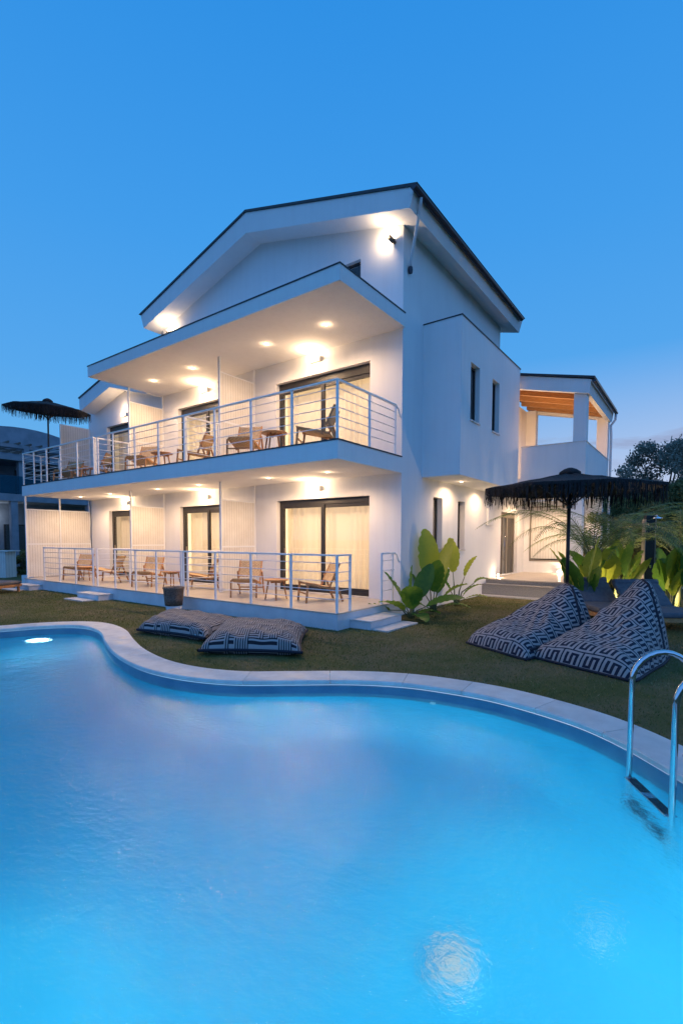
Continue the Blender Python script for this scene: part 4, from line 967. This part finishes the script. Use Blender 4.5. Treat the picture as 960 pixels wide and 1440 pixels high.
for i, (x, d, k, L_, l) in enumerate(spots):
    q = PD(x, d); banana('banana_plant', l, (q.x, q.y, 0), rl(20+i, k, L_), i, gR)
def palm(label, loc, k, L_, seed, tr, azr=(0, 360), group='feathery palms by the parasol'):
    r_ = random.Random(seed); t = thing('palm_plant', label, 'palm', loc, 0, group); lm, sm = MB(), MB()
    sm.tube([(0, 0, 0), (.02, 0, tr*.5), (0, .02, tr)], [.07, .06, .05], 9)
    for i in range(k):
        a = R(azr[0]+(azr[1]-azr[0])*(i+.5*r_.random())/k); el = r_.uniform(.85, 1.4); d = Vector((math.cos(a)*math.cos(el), math.sin(a)*math.cos(el), math.sin(el))); p_ = Vector((0, 0, tr)); pts = []; n_ = 26; LL = L_*r_.uniform(.8, 1.1)
        for j in range(n_+1):
            pts.append(p_.copy()); p_ = p_+d*(LL/n_); d = (d+Vector((math.cos(a)*.035, math.sin(a)*.035, -.050-.0022*j))).normalized()
        sm.tube(pts, [.013*(1-.8*j/n_) for j in range(n_+1)], 5); tn = r_.random()
        for j in range(5, n_+1):
            tdir = (pts[j]-pts[j-1]).normalized(); s_ = tdir.cross(Vector((0, 0, 1))).normalized()
            for sg in (-1, 1):
                for e in range(2):
                    dd = (tdir*.75+s_*sg*.8+Vector((0, 0, -.15+r_.uniform(-.12, .12)))).normalized(); l_ = .40*math.sin(math.pi*(.12+.82*j/n_))*r_.uniform(.8, 1.1)
                    b0 = pts[j]-tdir*e*LL/n_*.5; b1 = b0+dd*l_*.6; b2 = b1+(dd+Vector((0, 0, -.5))).normalized()*l_*.4; wv = tdir*.009
                    lm.add([b0-wv, b0+wv, b1+wv*.9, b1-wv*.9, b2], [(0, 1, 2, 3), (3, 2, 4)], tint=min(1, max(0, tn+r_.gauss(0, .2))))
    lm.build('fronds', 'palm', t, tint=True); sm.build('stem', 'plantstem', t, smooth=True)
q = PD(832, 11.8); palm('feathery palm arching over behind the parasol pole', (q.x, q.y, 0), 13, 3.3, 5, 1.15)
q = PD(868, 12.6); palm('feathery palm with fronds in front of the hedge', (q.x, q.y, 0), 12, 3.1, 8, 1.15)
q = PD(955, 12.4); palm('feathery palm near the right edge of the photo', (q.x, q.y, 0), 11, 3.0, 9, 1.15)

def leafcloud(clumps, nleaf, size, seed, tintf=None):
    g = np.random.default_rng(seed); P_ = []; T_ = []
    for (cx, cy, cz, rx, ry, rz, nn) in clumps:
        v = g.normal(size=(nn, 3)); v /= np.linalg.norm(v, axis=1)[:, None]; r_ = g.uniform(.25, 1.0, nn)**.45*(1+.18*g.normal(size=nn))
        P_.append(np.stack([cx+v[:, 0]*rx*r_, cy+v[:, 1]*ry*r_, cz+v[:, 2]*rz*r_], 1)); T_.append(np.clip(g.uniform(.1, .8)+g.normal(0, .18, nn), 0, 1))
    P_ = np.concatenate(P_); T_ = np.concatenate(T_); k = P_[:, 2] > .05; P_ = P_[k]; T_ = T_[k]; n_ = len(P_)
    a = g.normal(size=(n_, 3)); a /= np.linalg.norm(a, axis=1)[:, None]; b = g.normal(size=(n_, 3)); b -= a*(a*b).sum(1)[:, None]; b /= np.linalg.norm(b, axis=1)[:, None]
    s_ = size*g.uniform(.6, 1.3, n_)[:, None]; V_ = np.stack([P_-a*s_, P_-b*s_*.45, P_+a*s_, P_+b*s_*.45], 1)
    return V_.reshape(-1, 3), np.repeat(T_, 4), n_
def leafmesh(V_, T_, n_, name, mat, parent):
    me = bpy.data.meshes.new(name); me.vertices.add(4*n_); me.vertices.foreach_set('co', V_.astype(np.float32).ravel()); me.loops.add(4*n_); me.loops.foreach_set('vertex_index', np.arange(4*n_, dtype=np.int32))
    me.polygons.add(n_); me.polygons.foreach_set('loop_start', np.arange(0, 4*n_, 4, dtype=np.int32)); me.update(calc_edges=True)
    at = me.attributes.new('tint', 'FLOAT', 'POINT'); at.data.foreach_set('value', T_.astype(np.float32)); me.materials.append(M[mat]); o = bpy.data.objects.new(name, me); col.objects.link(o); o.parent = parent; return o
def tree(name, label, cat, loc, h, rad_, seed, mat, group, ncl=26, per=420, leaf=.07, zlow=.35, trunk_r=.12):
    r_ = random.Random(seed); t = thing(name, label, cat, loc, 0, group); cl_ = []; tm = MB()
    tm.tube([(0, 0, 0), (.05, .03, h*.25), (-.05, .05, h*.5)], [trunk_r, trunk_r*.8, trunk_r*.55], 9)
    for i in range(ncl):
        a = r_.uniform(0, 6.283); f_ = r_.random()**.6; z_ = h*r_.uniform(zlow, .95); env = math.sin(math.pi*min(.97, max(.08, (z_/h-zlow*.6)/(1.05-zlow*.6))))**.6
        x, y = math.cos(a)*rad_*f_*env, math.sin(a)*rad_*f_*env; s_ = rad_*r_.uniform(.16, .34); cl_.append((x, y, z_, s_, s_, s_*r_.uniform(.6, .9), per))
        if i % 2 == 0: tm.tube([(0, 0, h*.22), (x*.4, y*.4, h*.22+(z_-h*.22)*.55), (x, y, z_)], [trunk_r*.5, trunk_r*.3, trunk_r*.08], 6)
    V_, T_, n_ = leafcloud(cl_, 0, leaf, seed); leafmesh(V_, T_, n_, 'crown', mat, t); tm.build('trunk', 'bark', t, smooth=True)
gH = 'bushy shrubs behind the garden wall'
hs = [(850, 17.5, 3.1, 1.5, 'olive green bushy shrub directly right of the house wall'), (884, 19, 3.5, 1.7, 'bushy shrub behind the paddle leaved plants'), (918, 17.8, 3.7, 1.7, 'wide bushy shrub behind the shower column'), (955, 18.5, 4.0, 1.9, 'tall bushy shrub near the right edge of the photo'), (995, 17.5, 4.1, 1.9, 'bushy shrub cut off by the right edge of the photo')]
for i, (x, d, h, rr, l) in enumerate(hs):
    q = PD(x, d); tree('bushy_shrub', l, 'shrub', (q.x, q.y, 0), h, rr, 40+i, 'bushleaf', gH, 30, 700, .055, .06, .07)
tr_ = [(892, 31, 6.4, 2.3, 'dark tree with airy crown rising behind the parasol'), (930, 30, 8.0, 2.7, 'tallest dark airy tree right of the house'), (975, 28, 7.3, 2.6, 'dark tree at the right edge of the photo')]
for i, (x, d, h, rr, l) in enumerate(tr_):
    q = PD(x, d); tree('dark_tree', l, 'tree', (q.x, q.y, 0), h, rr, 60+i, 'treeleaf', 'dark trees right of the house', 34, 330, .10, .35, .2)
# far plants on the left behind the neighbour gap
for i, (x, d, h, rr, l) in enumerate([(30, 23.7, 1.2, .7, 'low dark bush at the far left below the neighbouring house'), (-6, 24.3, 1.3, .8, 'low bush at the left edge behind the bar counter')]):
    q = PD(x, d); tree('low_bush', l, 'bush', (q.x, q.y, 0), h, rr, 80+i, 'bushleaf', 'low bushes by the neighbouring house', 12, 260, .06, .05, .04)

# neighbouring house ----------------------------------------------------------------
nb = thing('neighbour_house', 'blue shaded neighbouring house with glass balcony and pergola at the left edge', 'house', (-22, 2, 0)); X0 = 0
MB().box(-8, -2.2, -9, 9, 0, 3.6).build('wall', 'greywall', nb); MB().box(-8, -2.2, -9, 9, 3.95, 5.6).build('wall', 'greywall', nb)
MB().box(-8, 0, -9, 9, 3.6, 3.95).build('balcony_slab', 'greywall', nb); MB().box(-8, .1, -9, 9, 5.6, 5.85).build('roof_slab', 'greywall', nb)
for y in (-5, -.6, 1.15, 5.5): MB().box(-.35, -.05, y-.15, y+.15, 3.95, 5.6).build('column', 'greywall', nb)
for y in (-4, .75, 4.5): MB().box(-.35, -.05, y-.15, y+.15, 0, 3.6).build('column', 'greywall', nb)
for y in (-4, 1.4, 4.6): MB().box(-.35, -.1, y-.12, y+.12, 5.85, 6.25).build('pergola_post', 'greywall', nb)
MB().box(-.35, -.1, -5, 8, 6.25, 6.42).box(-3.4, -3.2, -5, 8, 6.25, 6.42).build('pergola_beam', 'greywall', nb)
mb = MB()
for k in range(26): mb.box(-3.6, .1, -5+k*.5, -4.94+k*.5, 6.43, 6.52)
mb.build('pergola_slats', 'darktimber', nb)
for y0, y1 in ((-8, -3), (-2.8, 2.2), (2.4, 8)):
    MB().box(-.06, -.045, y0, y1, 3.97, 4.85).build('glass_balustrade', 'blueglass', nb)
for y0, y1, z0, z1 in ((-1.2, .1, .6, 2.4), (1.0, 3.2, .1, 2.5), (3.6, 5.6, .1, 2.5), (-3.4, -1.8, .6, 2.4), (-1.5, .6, 4.0, 5.4), (1.6, 4.6, 4.0, 5.4)):
    f = MB().box(-2.2, -2.14, y0, y1, z0, z1).build('window', 'frame', nb); pane_x(f, -2.13, y0+.07, y1-.07, z0+.07, z1-.07)
# curved roof cap
MB().box(-9, -5, -2, 9, 5.85, 7.0).build('upper_wall', 'greywall', nb)
pf = [(3.2+3.4*math.cos(a), 7.0+1.25*math.sin(a)) for a in [math.pi*i/16 for i in range(17)]]
MB().prism(pf, 0, -9, -4.9).build('curved_roof', 'greywall', nb)
for y0, y1 in ((-.5, 1.2), (1.8, 4.2)):
    f = MB().box(-5, -4.95, y0, y1, 6.0, 6.9).build('window', 'frame', nb); pane_x(f, -4.94, y0+.06, y1-.06, 6.06, 6.84)
t = thing('wall_lamp', 'bright cool lamp on the wall of the neighbouring house at the far left', 'wall lamp', (-22-2.2+.03, 1.55+.75, 3.05)); MB().box(0, .09, -.06, .06, -.1, .1).build('housing', 'lampbody', t); MB().box(.01, .085, -.05, .05, -.115, -.103).box(.01, .085, -.05, .05, .103, .115).build('bulb', 'coolglow', t)
light('POINT', (-24.0, 2.3, 2.80), 30, (.75, .85, 1), .05)
q = PD(2, 22.0); t = thing('bar_counter', 'white bar counter with thin top at the left edge', 'bar counter', (q.x, q.y, 0), R(30)); MB().box(-1.4, .45, -.3, .3, 0, 1.16).build('front_panel', 'siding_x', t); MB().box(-1.45, .62, -.36, .36, 1.163, 1.21).build('countertop', 'panelwhite', t)
t = thing('low_wall', 'short white retaining wall left of the terrace end', 'wall', (-14.35, .55, 0)); MB().box(-.75, .43, -.2, .12, 0, .36).build('wall_body', 'wall', t)

# ground lights ----------------------------------------------------------------------
def glight(label, loc, p):
    t = thing('ground_light', label, 'garden light', loc, 0, 'small warm lights on the ground'); MB().lathe((0, 0, 0), [(.05, 0), (.05, .03)], 14).build('base', 'darklamp', t); MB().lathe((0, 0, .03), [(.035, 0), (.035, .08)], 14).build('bulb', 'glow2', t); MB().lathe((0, 0, .11), [(.055, 0), (.05, .03)], 14).build('cap', 'darklamp', t)
    light('POINT', (loc[0]+.08, loc[1]-.12, loc[2]+.09), p*2.2, size=.03)
glight('small lantern by the entrance door on the porch step', (.12, 8.75, .5), 5)
glight('small lantern on the porch floor under the shutter', (1.31, 11.8, .5), 9)
q = PD(850, 12.3); glight('ground light glowing among the plants right of the parasol pole', (q.x, q.y, 0.05), 70)
q = PD(935, 12.4); glight('ground light among the plants behind the right sunbed', (q.x, q.y, 0.05), 26)

# pool lamps: fixtures on the basin wall
def wall_fixture(idx, p, label):
    a = inner[idx]; t_ = (inner[(idx+1) % n]-inner[idx-1]).normalized(); nr = Vector((t_.y, -t_.x, 0))
    t = thing('pool_light', label, 'pool light', (a.x, a.y, -.60), 0, 'underwater lights in the pool walls')
    MB().tube([Vector((0, 0, 0)), nr*.03], .14, 24).build('ring', 'lampbody', t); MB().tube([nr*.031, nr*.04], .11, 24).build('lens', 'poolglow', t)
    L = light('POINT', (a.x+nr.x*.35, a.y+nr.y*.35, -.60), p, (.55, .88, 1.0), .15)
def pool_side(x, y, label, p_):
    k = min(range(n), key=lambda i: (inner[i].x-x)**2+(inner[i].y-y)**2); a = inner[k]; t_ = (inner[(k+1) % n]-inner[k-1]).normalized(); nr = Vector((t_.y, -t_.x, 0))
    t = thing('pool_light', label, 'pool light', (a.x, a.y, -.62), 0, 'underwater lights in the pool walls')
    MB().tube([Vector((0, 0, 0)), nr*.03], .16, 24).build('ring', 'lampbody', t); MB().tube([nr*.031, nr*.04], .12, 24).build('lens', 'poolglow', t)
    L = light('AREA', (a.x+nr.x*.07, a.y+nr.y*.07, -.62), p_*.215, (.50, .91, .99)); L.data.shape = 'DISK'; L.data.size = .3; L.rotation_euler = (-(nr+Vector((0, 0, -.5)))).to_track_quat('Z', 'Y').to_euler()
for x, y, p_, l in ((6.2, -3.9, 250, 'added unseen underwater light in the right wall of the pool near the ladder'), (6.0, -6.3, 170, 'added unseen underwater light in the right wall near the camera'), (2.8, -7.5, 110, 'added unseen underwater light in the near wall of the pool'), (-1, -8, 30, 'added unseen underwater light in the middle of the near pool wall'), (-4, -7.6, 25, 'added unseen underwater light at the left end of the near pool wall'),
        (-4.9, -3.2, 60, 'underwater light glowing in the curved left end of the pool')):  # all but this last one are added out of view to brighten the water
    pool_side(x, y, l, p_)
ff = thing('pool_light', 'round light glowing on the pool floor near the bottom of the photo', 'pool light', (4.36, -4.69, -1.35), 0, 'underwater lights in the pool walls'); MB().lathe((0, 0, 0), [(.15, 0), (.14, .03)], 28).build('ring', 'basin', ff); MB().lathe((0, 0, .031), [(.13, 0), (.13, .008)], 28).build('lens', emat('floor_lamp_glow', (.75, .93, 1), .65), ff)
ff = thing('pool_drain', 'small white fitting on the pool floor right of the glowing light', 'pool fitting', (5.05, -3.93, -1.35)); MB().lathe((0, 0, 0), [(.06, 0), (.05, .02)], 20).build('cover', 'lampbody', ff)
